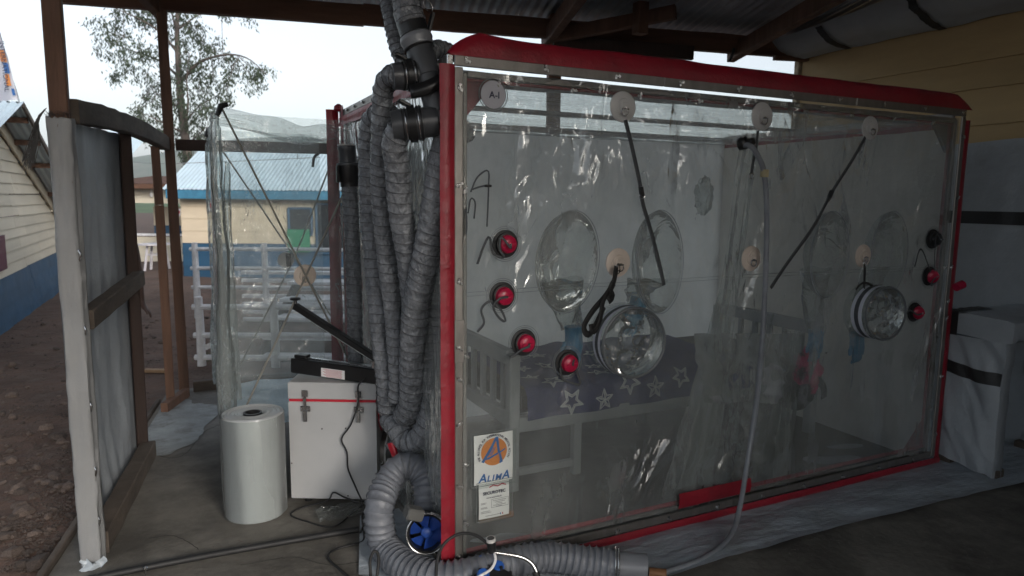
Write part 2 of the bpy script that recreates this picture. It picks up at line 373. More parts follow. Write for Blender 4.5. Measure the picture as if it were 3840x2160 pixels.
def rock_mesh(seed, sub=1):
    vs = [V(p) for p in ((1, 0, 0), (-1, 0, 0), (0, 1, 0), (0, -1, 0), (0, 0, 1), (0, 0, -1))]
    fs = [(0, 2, 4), (2, 1, 4), (1, 3, 4), (3, 0, 4), (2, 0, 5), (1, 2, 5), (3, 1, 5), (0, 3, 5)]
    for _ in range(sub):
        nf = []; mid = {}
        def md(a, b):
            k = (min(a, b), max(a, b))
            if k not in mid: mid[k] = len(vs); vs.append(((vs[a]+vs[b])/2).normalized())
            return mid[k]
        for a, b, c in fs:
            x, y, z = md(a, b), md(b, c), md(c, a); nf += [(a, x, z), (x, b, y), (z, y, c), (x, y, z)]
        fs = nf
    r2 = random.Random(seed); st = V((1, r2.uniform(.6, 1), r2.uniform(.35, .65)))
    out = []
    for p in vs:
        k = 1+.45*noise.noise(p*1.4+V((seed*3.1, 0, 0)))
        out.append(V((p.x*st.x*k, p.y*st.y*k, p.z*st.z*k)))
    return out, fs
rock_src = []
for s in range(6):
    v_, f_ = rock_mesh(s+1); me = bpy.data.meshes.new('stone'); me.from_pydata([tuple(p) for p in v_], [], f_); me.materials.append(STONE); rock_src.append(me)
def slab_left(y): return -1.52+.145*(y-.6)
n = 0
for i in range(4000):
    if n >= 290: break
    t = RND.random()
    if t < .82:
        px, py = RND.uniform(-30, 520), 1180+980*RND.random()**.8
    else: px, py = RND.uniform(530, 850), RND.uniform(1010, 1420)
    p = G(px, py, -.1)
    if p.x > slab_left(p.y)-.06 and p.y < 3.75: continue
    if math.hypot(p.x+1.47, p.y-3.65) < .35 or p.y > 9: continue
    s = RND.choice([.011, .014, .016, .02, .025, .032, .05])*RND.uniform(.8, 1.2)
    o = bpy.data.objects.new('stone', RND.choice(rock_src)); COL.objects.link(o)
    o.location = (p.x, p.y, ground_z(p.x, p.y)+s*.15); o.rotation_euler = (RND.uniform(-.3, .3), RND.uniform(-.3, .3), RND.uniform(0, 6.3)); o.scale = (s,)*3
    attach(o, ground); n += 1
mb = MB(); v_, f_ = rock_mesh(3, 0)
for i in range(9000):
    if RND.random() < .8: px, py = RND.uniform(-60, 560), 1100+1060*RND.random()**.7
    else: px, py = RND.uniform(530, 860), RND.uniform(1000, 1430)
    p = G(px, py, -.1)
    if (p.x > slab_left(p.y)-.05 and p.y < 3.72) or p.y > 14: continue
    s = RND.choice([.006, .008, .01, .014])*RND.uniform(.8, 1.3); a = RND.uniform(0, 6.3); c_, s_ = cos(a)*s, sin(a)*s
    z = ground_z(p.x, p.y)
    mb.add([(p.x+q.x*c_-q.y*s_, p.y+q.x*s_+q.y*c_, z+q.z*s) for q in v_], f_)
tag(mb.build('gravel', STONE), 'fine loose gravel strewn over the soil', 'gravel', kind='stuff')
# hills and field far behind
HILL = mat('wooded hillside', (.07, .10, .06), .95, nscale=.02, var=.5, dirt=(.16, .15, .11), dscale=.05, dlo=.5, dhi=.65)
FIELD = mat('green field', (.075, .13, .05), .95, nscale=.3, var=.4)
mb = MB()
def hillf(u, v):
    p = CAM + (RH*(-420+840*u)*1.0 + FH*(430+v*420)); h = 66*sin(min(1, v*1.25)*pi*.5)*(.75+.35*noise.noise(V((u*5, v, 2)))) + cloth((u*9, v*6, 1), 1, 7)
    return (p.x, p.y, -.4+max(0, h))
tag(mb.grid(hillf, 60, 14).build('hill', HILL, smooth='all'), 'hazy wooded hill on the horizon', 'hill', kind='structure')
mb = MB()
def fieldf(u, v):
    p = CAM + RH*(-120+240*u) + FH*(60+v*150)
    return (p.x, p.y, -.6+4.2*v+cloth((u*6, v*5, 0), 1, .5))
tag(mb.grid(fieldf, 30, 10).build('field', FIELD, smooth='all'), 'green sloping field below the hill', 'field', kind='structure')
# ------------------------------------------------------------------ concrete floor of the shelter
mb = MB(); pts = [(-2.4, -6), (6, -6), (6, 3.62), (-1.05, 3.62), (slab_left(3.62), 3.62), (slab_left(.3), .3)]
def slabz(x, y): return cloth((x, y, 1), 1.2, .004)
gx = [i*.16 for i in range(55)]; fl = []
def slabf(u, v):
    y = -6+9.62*v; xl = slab_left(y) if y > -.5 else slab_left(-.5)-(-.5-y)*.35
    x = xl+(6.2-xl)*u; return (x, y, slabz(x, y)-.002)
mb.grid(slabf, 70, 80)
e0 = len(mb.v)
edge = [slabf(0, j/80) for j in range(81)]; mb.loft([[(*p[:2], p[2]) for p in edge], [(*p[:2], -.3) for p in edge]], close=False)
back = [slabf(i/70, 1) for i in range(71)]; mb.loft([[(*p[:2], p[2]) for p in back], [(*p[:2], -.3) for p in back]], close=False)
floor = tag(mb.build('concrete_floor', CONC, smooth=30), 'worn grey concrete floor slab of the shelter', 'floor', kind='structure')
# paler worn screed patch and hairline cracks
def patch(u, v):
    a = 2*pi*u; r_ = v*(1+.28*noise.noise(V((cos(a)*1.7, sin(a)*1.7, 2)))+.10*noise.noise(V((cos(a)*6, sin(a)*6, 5)))); c = G(470, 1620).lerp(G(800, 1560), .45)
    x, y = c.x+.30*cos(a)*r_+.06*sin(a)*r_, min(3.4, c.y+.62*sin(a)*r_); x = max(x, slab_left(y)+.03); return (x, y, slabz(x, y)+.003)
MB().grid(patch, 70, 8).build('screed_patch', mat('pale worn screed', (.27, .29, .29), .7, nscale=5, var=.3, dirt=(.16, .16, .15), dscale=7, dlo=.5, dhi=.66, bump=.004, bscale=40), floor, smooth='all')
for pts_ in ([(560, 2020), (640, 2010), (700, 2030), (745, 2060)], [(830, 1590), (760, 1625), (700, 1700), (640, 1720), (560, 1700)], [(1500, 2080), (1250, 2120), (1100, 2090), (900, 2120)]):
    P_ = [G(*q_) for q_ in pts_]; pl = [p_+V((.006*noise.noise(p_*60), .006*noise.noise(p_*55+V((3, 0, 0))), .0025+slabz(p_.x, p_.y))) for p_ in spline(P_, .015)]
    MB().ribbon(pl, .003, (0, 0, 1), .0004).build('crack', mat('crack', (.04, .038, .035), .9), floor)
mb = MB()
for i in range(420):
    p = G(RND.uniform(560, 1300), 1500+660*RND.random()) if i < 300 else G(RND.uniform(2600, 3840), RND.uniform(1900, 2160))
    if p.x < slab_left(p.y)+.05: continue
    s = RND.uniform(.0015, .0045); a = RND.uniform(0, 6.3); mb.add([(p.x+q.x*cos(a)*s-q.y*sin(a)*s, p.y+q.x*sin(a)*s+q.y*cos(a)*s, slabz(p.x, p.y)+.002+q.z*s) for q in v_], f_)
tag(mb.build('grit', STONE, floor), kind='stuff')
# shuttering board along the slab edge
plank('edge_board', (slab_left(.25)-.02, .25, -.03), (slab_left(3.3)-.02, 3.3, -.04), .03, .12, WOODH, floor, n=12, wob=.1)
# ------------------------------------------------------------------ the timber shelter
GALV = mat('galvanised corrugated iron', (.28, .31, .35), .42, metal=.55, nscale=3, var=.25, dirt=(.2, .17, .14), dscale=4, dlo=.58, dhi=.75)
ROOFB = mat('pale blue painted iron', (.50, .62, .70), .38, nscale=2, var=.12, dirt=(.5, .6, .66), dscale=3, dlo=.5, dhi=.8)
shelter = thing('timber_shelter', (-.97, 3.42, 0), 'open timber shelter with corrugated iron roof over the clear chamber', 'shelter')
O = V((-.97, 3.42, 0)); BD = V((5.17, -1.47, 0)).normalized(); PD = V((BD.y, -BD.x, 0))
def roofz(u, v): return 3.10-.022*u+.075*v
def RP(u, v, dz=0): p = O+BD*u+PD*v; return V((p.x, p.y, roofz(u, v)+dz))
# back beam in three lengths and the plate nailed under it
for i, (a, b) in enumerate(((-.75, 1.45), (1.45, 3.25), (3.25, 5.5))):
    plank('wall_plate', RP(a, 0, -.10+(i % 2)*.008), RP(b, 0, -.10+(i % 2)*.008), .07, .15, WOODX, shelter, n=10, wob=.06)
plank('batten', RP(2.95, .06, -.215), RP(4.15, .06, -.215), .05, .11, WOODD, shelter, n=4, wob=.05)
plank('batten', RP(4.9, .05, -.2), RP(5.3, .05, -.19), .05, .04, WOODX, shelter)
plank('purlin', RP(-1.2, 1.45, -.06), RP(5.1, 1.45, -.06), .06, .10, WOODX, shelter, n=8, wob=.06)
plank('purlin', RP(-1.2, 2.9, -.06), RP(5.1, 2.9, -.06), .06, .10, WOODX, shelter, n=8, wob=.06)
plank('purlin', RP(-1.2, 4.4, -.06), RP(5.1, 4.4, -.06), .06, .10, WOODX, shelter, n=8, wob=.06)
for u in (-.05, 2.93, 4.6): plank('rafter', RP(u, -.15, -.14), RP(u, 7.6, -.14), .07, .13, WOOD, shelter, n=10, wob=.05)
plank('strut', RP(2.95, .08, -.17), RP(3.75, .62, -.10), .07, .10, WOOD, shelter, n=5, wob=.06)
plank('stub_post', RP(3.52, .5, -.01), RP(3.52, .5, -.24), .09, .09, WOOD, shelter)
p = RP(2.98, -.03); plank('post', (p.x, p.y, 0), (p.x, p.y, 3.12), .10, .10, WOODR, shelter, n=8, wob=.05, up=PD)
plank('post', (-.965, 3.42, -.1), (-.985, 3.42, 3.12), .072, .068, WOOD, shelter, n=14, wob=.09, up=V((0, 1, 0)))
plank('post', (-1.06, 3.155, -.02), (-1.063, 3.155, 1.50), .06, .05, WOODR, shelter, n=8, wob=.05, up=V((0, 1, 0)))
plank('post', (-1.063, 3.155, 1.502), (-1.07, 3.155, 1.92), .058, .05, WOOD, shelter, n=3, wob=.05, up=V((0, 1, 0)))
p = RP(5.42, 0); plank('post', (p.x, p.y, 0), (p.x, p.y, 2.98), .10, .10, WOOD, shelter, n=8, wob=.05, up=PD)
# rail at head height along the open back, sills on the floor
plank('rail', (-.93, 3.45, 1.955), (3.4, 2.35, 1.95), .05, .085, WOODD, shelter, n=12, wob=.05)
plank('sill', (-.90, 3.52, .035), (1.2, 3.50, .035), .06, .09, WOODH, shelter, n=8, wob=.06)
plank('sill', (-1.10, 2.98, .03), (-.955, 3.36, .03), .05, .08, WOODR, shelter, n=4, wob=.08)
# rear posts, and unseen boards added behind the viewer to darken the right side
for k in range(13):
    z = .14+k*.29; plank('shade_board', V((*RP(4.4, 7.55)[:2], z)), V((*RP(7.6, 7.55)[:2], z)), .025, .28, WOODX, shelter)
for u in (-1.3, 1.5, 4.35): p = RP(u, 7.5); plank('post', (p.x, p.y, 0), (p.x, p.y, 3.6), .1, .1, WOOD, shelter, up=PD)
# corrugated sheets, one mesh shared
mb = MB(); SW, SL = .80, 2.5
def sheetf(i, v):
    x = SW*1.06*i/88; return V((0, 0, 0))+BD*x+PD*(v*SL)+V((0, 0, .009*cos(2*pi*x/.076)-.022*x+.075*v*SL))
mb.grid(lambda u, v: sheetf(u*88, v), 88, 3)
s0 = mb.build('roof_sheet', GALV, None, smooth='all'); k = 0
for r_ in range(4):
    for c_ in range(12):
        p = RP(-1.35+c_*SW, -.32+r_*(SL-.12), .015+.012*(r_ % 2)+.006*(c_ % 2))
        if k == 0: s0.location = p; attach(s0, shelter)
        else: copy_piece(s0, shelter, p)
        k += 1
plank('fascia', RP(-1.2, -.34, .0), RP(-.62, -.34, -.0), .04, .10, WOODD, shelter)
q = RP(4.62, .05); e_ = PY(2735, 228, q.y); MB().ribbon(spline([PY(2752, 180, q.y), PY(2748, 200, q.y), e_], .01), .022, -FH, .002).build('loose_strap', BLACKT, shelter)
# ------------------------------------------------------------------ boarded building on the right with sheeting
YEL = mat('ochre yellow boards', (.46, .32, .15), .6, nscale=3, var=.18, stretch=(1, .25, 1), dirt=(.42, .20, .06), dscale=3, dlo=.6, dhi=.75, bump=.002, bscale=30, rnd=.12)
YELE = mat('pale chipped edge', (.55, .47, .34), .8, nscale=30, var=.4)
wallt = thing('boarded_wall', (4.0, 1.99, 0), 'yellow painted plank wall of the building beside the clear chamber', 'wall')
zs = [2.84, 2.545, 2.36, 2.115, 1.90, 1.66, 1.42, 1.18, .94, .7, .46, .22, -.02]
for i in range(len(zs)-1):
    a, b = zs[i], zs[i+1]; mb = MB()
    def bf(u, v, a=a, b=b): y = 1.99-8.6*u; z = b-.012+(a-b+.012)*v+cloth((0, y*1.3, i), 1, .004); return (4.03-.022*(1-v)+cloth((i, y, z), 2, .002), y, z)
    mb.grid(bf, 40, 2); n0 = len(mb.v)
    mb.loft([[bf(t/40, 0) for t in range(41)], [(4.04, bf(t/40, 0)[1], bf(t/40, 0)[2]) for t in range(41)]], close=False)
    mb.loft([[bf(0, t/2) for t in range(3)], [(4.05, bf(0, t/2)[1], bf(0, t/2)[2]) for t in range(3)]], close=False)
    mb.build('board', YEL, wallt, smooth=30)
plank('corner_post', (4.02, 2.03, 0), (4.02, 2.03, 2.84), .05, .05, YELE, wallt)
# far gable side of that building so it is a solid block
MB().box((6.6, 2.07, 1.4), (5.1, .05, 2.9)).build('end_wall', YEL, wallt)
# tarpaulin hung on the lower wall
mb = MB()
def tf(u, v):
    y = .95-4.9*u; z = 1.985-1.975*v; k = min(1, v*3)
    return (3.955-.02*k-abs(cloth((0, y*1.6, z*.35), 1.6, .05))*k-.012*sin(y*9+z)*k, y, z+.012*noise.noise(V((y*3, 0, 0))))
tw = mb.grid(tf, 90, 30).build('tarpaulin', TARP, wallt, smooth='all')
mb = MB()
def tb(u, v):
    y = .93-4.8*u; z = 1.52-.085*v; q = tf((.95-y)/4.9, (1.985-z)/1.975); return (q[0]-.006, y, z)
mb.grid(tb, 90, 2).build('black_tape', BLACKT, tw, smooth='all')
mb = MB()
def tr(u, v):
    p = V(tf(u*.05+.002, v)); return (p.x-.05*sin(u*pi)-.012, p.y+.03-.05*v*u, p.z+.004)
mb.grid(tr, 6, 24).build('folded_edge', TARPW, tw, smooth='all')
# tarpaulin filling the gap between wall head and roof, with two black tapes
def eave(u, v):
    y = 1.96-4.4*u; a = V((3.985, y, 2.80)); 
    uu = (a-O).dot(BD); vv = (a-O).dot(PD); top = RP(uu-.30, vv, -.06)
    p = a.lerp(top, v); bul = sin(v*pi)*.06
    return (p.x-bul*.6+cloth((0, y, v), 2.2, .02), p.y, p.z-bul*.5+cloth((1, y, v), 2.5, .015))
mb = MB(); et = mb.grid(eave, 60, 14).build('eave_tarpaulin', TARP, wallt, smooth='all')
for y0 in (.10, .27):
    mb = MB()
    def eb(u, v, y0=y0): p = V(eave(y0+.014*u+.002*noise.noise(V((v*20, y0*9, u*4))), v*.97)); return (p.x-.007, p.y, p.z-.007)
    mb.grid(eb, 2, 24).build('black_tape', BLACKT, et, smooth='all')
p = V(eave(.42, .45)); lm = thing('ceiling_lamp', p, 'unlit round white lamp on the tarpaulin under the roof', 'lamp')
MB().lathe([(0, .045), (.015, .05), (.03, .05), (.05, .035), (.06, .01)], p, (-.7, 0, -.7), 24).build('globe', mat('frosted globe', (.6, .6, .58), .3), lm, smooth=True); MB().lathe([(-.02, .03), (.005, .03)], p, (-.7, 0, -.7), 18).build('base', PVCL, lm, smooth=True)
# ------------------------------------------------------------------ left screen: frame with tarpaulin
scr = thing('tarpaulin_screen', (-1.36, .82, 0), 'waist to head high screen of grey tarpaulin on a rough timber frame', 'screen')
plank('post', (-1.345, .815, -.08), (-1.335, .80, 3.45), .066, .064, WOOD, scr, n=22, wob=.05, up=V((0, 1, 0)))
plank('post', (-1.205, 2.12, -.02), (-1.195, 2.10, 1.93), .13, .06, WOODD, scr, n=8, wob=.04, up=V((1, .12, 0)))
mb = MB().beam((-1.315, .87, 1.905), (-1.01, 3.36, 1.955), .07, .10, n=18, wob=.10, sag=-.035); mb.build('top_rail', WOODH, scr)
plank('middle_rail', (-1.31, .89, 1.045), (-1.165, 2.07, 1.09), .06, .085, WOODH, scr, n=8, wob=.08)
plank('bottom_rail', (-1.325, .88, .05), (-1.17, 2.07, .05), .085, .10, WOODH, scr, n=10, wob=.1)
mb = MB()
def sf(u, v):
    y = .80+1.36*u; x = -1.40+.15*u; z = .015+(1.875+.03*u)*v; e = sin(u*pi)*.7+.3
    d = (cloth((y*2.4, z*.6, 0), 1.6, .035)+.012*noise.noise(V((y*9, z*1.2, 4)))+.03*sin(v*pi))*e
    return (x-d*.8+.03*(1-e), y, z+.01*noise.noise(V((y*6, 1, 0))))
st = mb.grid(sf, 60, 60).build('tarpaulin', TARP, scr, smooth='all')
# tarpaulin wrapped round the front post, frayed top
mb = MB(); rings = []
for i in range(61):
    z = -.015+1.885*i/60; r_ = []
    for j in range(32):
        t = 2*pi*(j+.5)/32; cx, cy = cos(t), sin(t); k = 1/max(abs(cx), abs(cy)); k = min(k, 1.36)
        p = V((cx*k*.040, cy*k*.040, 0)); n_ = .005*noise.noise(V((cx*2, cy*2, z*4)))+.004*noise.noise(V((cx*3, cy*3, z*17)))+(.010 if (cx > .3 and cy > -.2) else 0)*(1+noise.noise(V((0, 0, z*3))))
        p += V((cx, cy, 0))*n_; r_.append((-1.342+p.x, .812+p.y, z+(.012*noise.noise(V((cx*5, cy*5, 1))) if i == 60 else 0)))
    rings.append(r_)
wrp = mb.loft(rings).build('wrapping', TARPW, scr, smooth=60)
mb = MB().grid(lambda u, v: (-1.385+.09*u+.015*sin(v*5), .765-.02*v+.03*noise.noise(V((u*3, v*2, 0))), .035-.055*v+.012*sin(u*7)), 8, 5); mb.build('loose_corner', TARPF, wrp, smooth='all')
for i, z in enumerate((1.33, 1.02, .7, .42, .2)):
    mb = MB().tube(spline([(-1.308, .779, z+.02), (-1.300, .771, z), (-1.306, .78, z-.025)], .006), .004, 6); mb.build('bent_nail', STEEL, wrp)
mb = MB()
for i in range(46):
    a = RND.uniform(-1, 1); b_ = RND.uniform(.01, .03)
    mb.tube([(-1.34+a*.038, .772+RND.uniform(-.003, .02), 1.865), (-1.34+a*.04+RND.uniform(-.01, .01), .770, 1.87+b_*.6), (-1.34+a*.04+RND.uniform(-.02, .02), .768, 1.868+b_)], .0006, 3, cap=False)
o = mb.build('frayed_edge', BLACKT, wrp); tag(o, kind='stuff')
# frayed black rope hanging from the post
mb = MB(); top = PY(170, 408, .77); tip = PY(110, 600, .74)
for i in range(60):
    e = PY(RND.uniform(82, 128), RND.uniform(585, 640), .74+RND.uniform(-.04, .04)); m_ = PY(140+RND.uniform(-6, 6), 450, .76)
    m2 = m_.lerp(e, .45)+V((RND.uniform(-.006, .014), 0, 0))
    mb.tube(spline([top+V((RND.uniform(-.004, .004),)*3), m_, m2, e], .03), .0011, 3, cap=False)
tag(mb.build('frayed_rope', BLACKT), 'frayed black rope end hanging off the tarpaulin wrapped post', 'rope')
# ------------------------------------------------------------------ buildings beyond
CREAM = mat('cream painted boards', (.66, .56, .42), .65, nscale=2, var=.12, stretch=(.3, .3, 1), dirt=(.55, .45, .32), dscale=3, dlo=.58, dhi=.8, rnd=.1)
CREAMW = mat('off white painted boards', (.68, .62, .50), .65, nscale=2, var=.12, stretch=(.4, .4, 1), dirt=(.45, .38, .28), dscale=4, dlo=.62, dhi=.8, rnd=.12)
BLUEP = mat('blue painted boards', (.02, .085, .17), .55, nscale=2, var=.2, rnd=.15)
GLASSD = mat('dark window glass', (.02, .025, .03), .12, var=.1)
GREENP = mat('green plastic', (.02, .22, .11), .5, var=.1)
WPAINT = mat('white painted wood', (.74, .74, .76), .6, nscale=12, var=.2, dirt=(.35, .32, .3), dscale=8, dlo=.6, dhi=.75)
PLAST = mat('white moulded plastic', (.6, .58, .62), .45, var=.06)
def board_wall(parent, P, L, z0, rows, dz, mt, nrm, name='board', lap=.02, splits=(.5,), jit=.0):
    """P(s, z) -> point on the wall line; lapped boards as single pieces"""
    for r_ in range(rows):
        cuts = [0]+sorted(L*(c+RND.uniform(-.12, .12)) for c in splits)+[L]
        for a, b in zip(cuts, cuts[1:]):
            za = z0+r_*dz+RND.uniform(-jit, jit); A, B = P(a+.004, za), P(b-.004, za+RND.uniform(-jit, jit)); A2, B2 = P(a+.004, za+dz*1.02), P(b-.004, za+dz*1.02)
            n_ = V(nrm); o_ = n_*lap
            MB().add([A+o_, B+o_, B2+n_*.004, A2+n_*.004, A-n_*.01, B-n_*.01, B2-n_*.01, A2-n_*.01], [(0, 1, 2, 3), (1, 0, 4, 5), (2, 1, 5, 6), (3, 2, 6, 7), (0, 3, 7, 4), (7, 6, 5, 4)]).build(name, mt, parent)
def corr(parent, o, U, W, L, mt, name='roof_sheet', pitch=.09, amp=.014, sheet=.85):
    n = max(1, round(W/sheet)); sw = W/n; k = max(8, int(sw/pitch)*6); u = V(U).normalized(); nrm = u.cross(V(L)).normalized()
    for i in range(n):
        MB().grid(lambda a, b: V(o)+u*(sw*i+sw*1.03*a)+V(L)*b+nrm*(amp*cos(2*pi*(sw*i+sw*1.03*a)/pitch)+.004*(i % 2)), k, 2).build(name, mt, parent, smooth='all')
# cream cottage behind the clear porch
c0 = DP(690, 1003, 15)
cot = thing('cream_cottage', c0, 'cream plank cottage with blue skirting boards and pale blue iron roof', 'house')
def CP(s, z, v=0): p = c0+RH*s+FH*v; return V((p.x, p.y, z))
board_wall(cot, lambda s, z: CP(s, z), 6.6, -.22, 3, .255, BLUEP, -FH, splits=(.45,))
board_wall(cot, lambda s, z: CP(s, z), 6.6, .545, 4, .265, CREAM, -FH, splits=(.5,))
board_wall(cot, lambda s, z: CP(0, z, s), 3.6, -.22, 3, .255, BLUEP, -RH, splits=())
board_wall(cot, lambda s, z: CP(0, z, s), 3.6, .545, 4, .265, CREAM, -RH, splits=())
MB().add([CP(0, 1.6), CP(0, 1.6, 3.6), CP(0, 2.75, 1.8)], [(0, 2, 1)]).build('gable', CREAM, cot)
plank('fascia', CP(-.15, 1.60, -.32), CP(6.8, 1.60, -.32), .03, .19, mat('blue trim', (.045, .19, .31), .5), cot)
corr(cot, CP(-.2, 1.70, -.36), RH, 7.0, FH*2.2+V((0, 0, 1.12)), ROOFB)
corr(cot, CP(-.2, 1.70, 3.96)+RH*7.0, -RH, 7.0, -FH*2.2+V((0, 0, 1.12)), ROOFB)
plank('corner_trim', CP(1.03, -.2, -.05), CP(1.03, 1.5, -.05), .07, .04, WPAINT, cot)
def window(parent, s0, s1, z0, z1, mt, fr=None):
    f = MB()
    for a, b in ((CP(s0, z0, -.05), CP(s1, z0, -.05)), (CP(s0, z1, -.05), CP(s1, z1, -.05)), (CP(s0, z0, -.05), CP(s0, z1, -.05)), (CP(s1, z0, -.05), CP(s1, z1, -.05))): f.beam(a, b, .05, .05)
    w_ = f.build('window', fr or BLUEP, parent); MB().box(CP((s0+s1)/2, (z0+z1)/2, -.035), (s1-s0, .01, z1-z0), Matrix.Rotation(-YAW, 3, 'Z')).build('pane', mt, w_)
window(cot, 2.35, 2.85, .75, 1.32, GLASSD); window(cot, 2.95, 3.6, .35, 1.42, GLASSD)
MB().bbox(CP(2.58, .62, -.12), (.48, .06, .5), .01, Matrix.Rotation(-YAW, 3, 'Z')).build('shutter', GREENP, cot)
sg = MB().box(CP(.73, 1.36, -.06), (.27, .012, .26), Matrix.Rotation(-YAW, 3, 'Z')).build('notice', PAPER, cot)
MB().lathe([(0, .075), (.004, .075)], CP(.73, 1.37, -.072), -FH, 18).build('red_symbol', INKR, sg)
# open low building further back
c1 = DP(500, 1000, 18.5)
low = thing('open_sided_shed', c1, 'low open sided shed with rusty brown iron roof beyond the cottage', 'shed')
def LP(s, z, v=0): p = c1+RH*s+FH*v; return V((p.x, p.y, z))
RUST = mat('rusty iron', (.11, .06, .045), .8, nscale=5, var=.5)
board_wall(low, lambda s, z: LP(s, z), 1.9, -.35, 3, .27, CREAMW, -FH, splits=())
MB().box(LP(.95, .52, -.03), (1.95, .06, .06), Matrix.Rotation(-YAW, 3, 'Z')).build('sill', WPAINT, low)
board_wall(low, lambda s, z: LP(s, z, 1.2), 3.0, .42, 1, .3, BLUEP, -FH, splits=())
board_wall(low, lambda s, z: LP(s, z, 1.2), 3.0, .72, 2, .26, CREAM, -FH, splits=())
board_wall(low, lambda s, z: LP(s, z), 1.9, 1.36, 2, .22, CREAMW, -FH, splits=())
for s in (.02, .82, 1.62): plank('post', LP(s, .5, -.02), LP(s, 1.9, -.02), .07, .06, WPAINT, low)
corr(low, LP(-.6, 1.86, -.5), RH, 3.0, FH*3+V((0, 0, .28)), RUST)
plank('fascia', LP(-.6, 1.80, -.45), LP(2.3, 1.80, -.45), .05, .12, WOODX, low)
nb = MB().box(LP(1.33, 1.12, -.06), (.17, .012, .2), Matrix.Rotation(-YAW, 3, 'Z')).build('notice', PAPER, low)
MB().lathe([(0, .05), (.004, .05)], LP(1.33, 1.13, -.072), -FH, 14).build('red_symbol', INKR, nb)
MB().tube([LP(.66, 1.8, -.1), LP(.66, 1.62, -.1)], .012, 6).lathe([(0, .03), (.08, .05), (.14, .02)], LP(.66, 1.66, -.1), (0, 0, -1), 12).build('lamp_holder', PAPER, low)
# white garden table in front of that shed
tp = DP(590, 1003, 16); tz = tp.z; tab = thing('garden_table', tp, 'round white plastic garden table in front of the open shed', 'table')
MB().lathe([(0, .36), (.008, .38), (.03, .38), (.035, .36)], (tp.x, tp.y, .42), (0, 0, 1), 32).build('table_top', PLAST, tab, smooth=True)
for a in range(4):
    t = a*pi/2+.5; MB().beam((tp.x+cos(t)*.2, tp.y+sin(t)*.2, .43), (tp.x+cos(t)*.3, tp.y+sin(t)*.3, tz-.1), .05, .04).build('leg', PLAST, tab)
MB().torus((tp.x, tp.y, .2), (0, 0, 1), .22, .015, 24, 6).build('brace', PLAST, tab)
# cottage on the left with gable end
lh = thing('off_white_cottage', (-2.95, 9, -.1), 'off white plank cottage with blue skirting and overhanging iron gable roof', 'house')
def WP(y, z, x=-2.95): return V((x, y, z))
board_wall(lh, lambda s, z: WP(5.2+s, z), 7.2, -.20, 4, .185, BLUEP, (1, 0, 0), splits=(.3, .62), jit=.004, lap=.028)
for r_ in range(13):
    z = .55+r_*.145; y1 = 12.4
    if z+.14 > 2.63: break
    top = 7.7+(2.60-z-.14)/.30; y1 = min(12.4, top)
    board_wall(lh, lambda s, q: WP(5.2+s, q), y1-5.2, z, 1, .147, CREAMW, (1, 0, 0), splits=(.3, .62) if y1 > 9 else (.5,), jit=.008, lap=.026)
corr(lh, WP(7.7, 2.66, -2.58), (-1, 0, 0), 4.0, V((0, 4.6, -1.38)), ROOFB, pitch=.09)
corr(lh, WP(7.7, 2.66, -6.58), (1, 0, 0), 4.0, V((0, -4.6, -1.38)), ROOFB, pitch=.09)
for y, z in ((8.15, 2.49), (8.9, 2.26), (9.8, 1.99), (11.2, 1.57)): plank('purlin', WP(y, z, -6), WP(y, z, -2.6), .06, .07, WOOD, lh)
plank('barge_board', WP(7.75, 2.56, -2.90), WP(12.1, 1.25, -2.90), .03, .16, CREAMW, lh)
plank('verge_board', WP(7.7, 2.64, -2.57), WP(12.2, 1.29, -2.57), .03, .07, WOODH, lh)
MB().box(PX(2, 950, -2.91), (.02, .5, .42)).build('poster', mat('plum poster', (.10, .01, .04), .5), lh)
# further blue roofed cottage, seen between post and gable
c2 = DP(140, 640, 21); fc = thing('distant_cottage', (c2.x, c2.y, -.2), 'distant cottage with sky blue iron roof behind the wrapped post', 'house')
def FP(s, z, v=0): p = c2+RH*s+FH*v; return V((p.x, p.y, z))
board_wall(fc, lambda s, z: FP(s, z), 2.2, -.2, 9, .27, CREAMW, -FH, splits=())
corr(fc, FP(-.3, 2.2, -.3), RH, 2.8, FH*2.4+V((0, 0, 1.5)), ROOFB)
# banner on a pole
bn = thing('feather_banner', DP(60, 420, 9), 'white feather banner with orange and blue print on a thin pole', 'banner')
MB().tube(spline([DP(76, 400, 9), DP(60, 340, 9), DP(30, 250, 9), DP(-10, 100, 9), DP(-60, 20, 9)], .1), .011, 6).build('pole', STEEL, bn)
FLAG = mat('white banner cloth', (.62, .62, .68), .7, nscale=4, var=.06, transl=.35)
bx = [(-120, 60, -28, 60), (-130, 120, 5, 150), (-135, 200, 30, 215), (-140, 300, 52, 310), (-130, 400, 68, 372)]
def bnf(u, v):
    k = v*4; i = min(3, int(k)); t = k-i; a, b = bx[i], bx[i+1]
    xl, yl, xr, yr = [a[j]+(b[j]-a[j])*t for j in range(4)]
    return DP(xl+(xr-xl)*u, yl+(yr-yl)*u, 9+.07*sin(u*9+v*3)+.03*sin(v*14))
ban = MB().grid(bnf, 24, 30).build('cloth', FLAG, bn, smooth='all')
def bstrip(u0, u1, v0, v1, mt): MB().grid(lambda u, v: V(bnf(u0+(u1-u0)*u, v0+(v1-v0)*v))-FH*.012, 8, 8).build('printed_band', mt, ban, smooth='all')
bstrip(.83, .97, .40, .55, ORNG); bstrip(.87, .98, .56, .66, BLUEL); bstrip(.86, .95, .67, .80, ORNG); bstrip(.93, .985, .84, .94, BLUEL)
pm = DP(8, 250, 8.9); M_ = Matrix.Translation(pm) @ Matrix(((RGT.x, UPV.x, -FWD.x, 0), (RGT.y, UPV.y, -FWD.y, 0), (RGT.z, UPV.z, -FWD.z, 0), (0, 0, 0, 1))) @ Matrix.Rotation(radians(-84), 4, 'Z')
lettering('INTERNATIONAL', .085, INK, ban, M_)
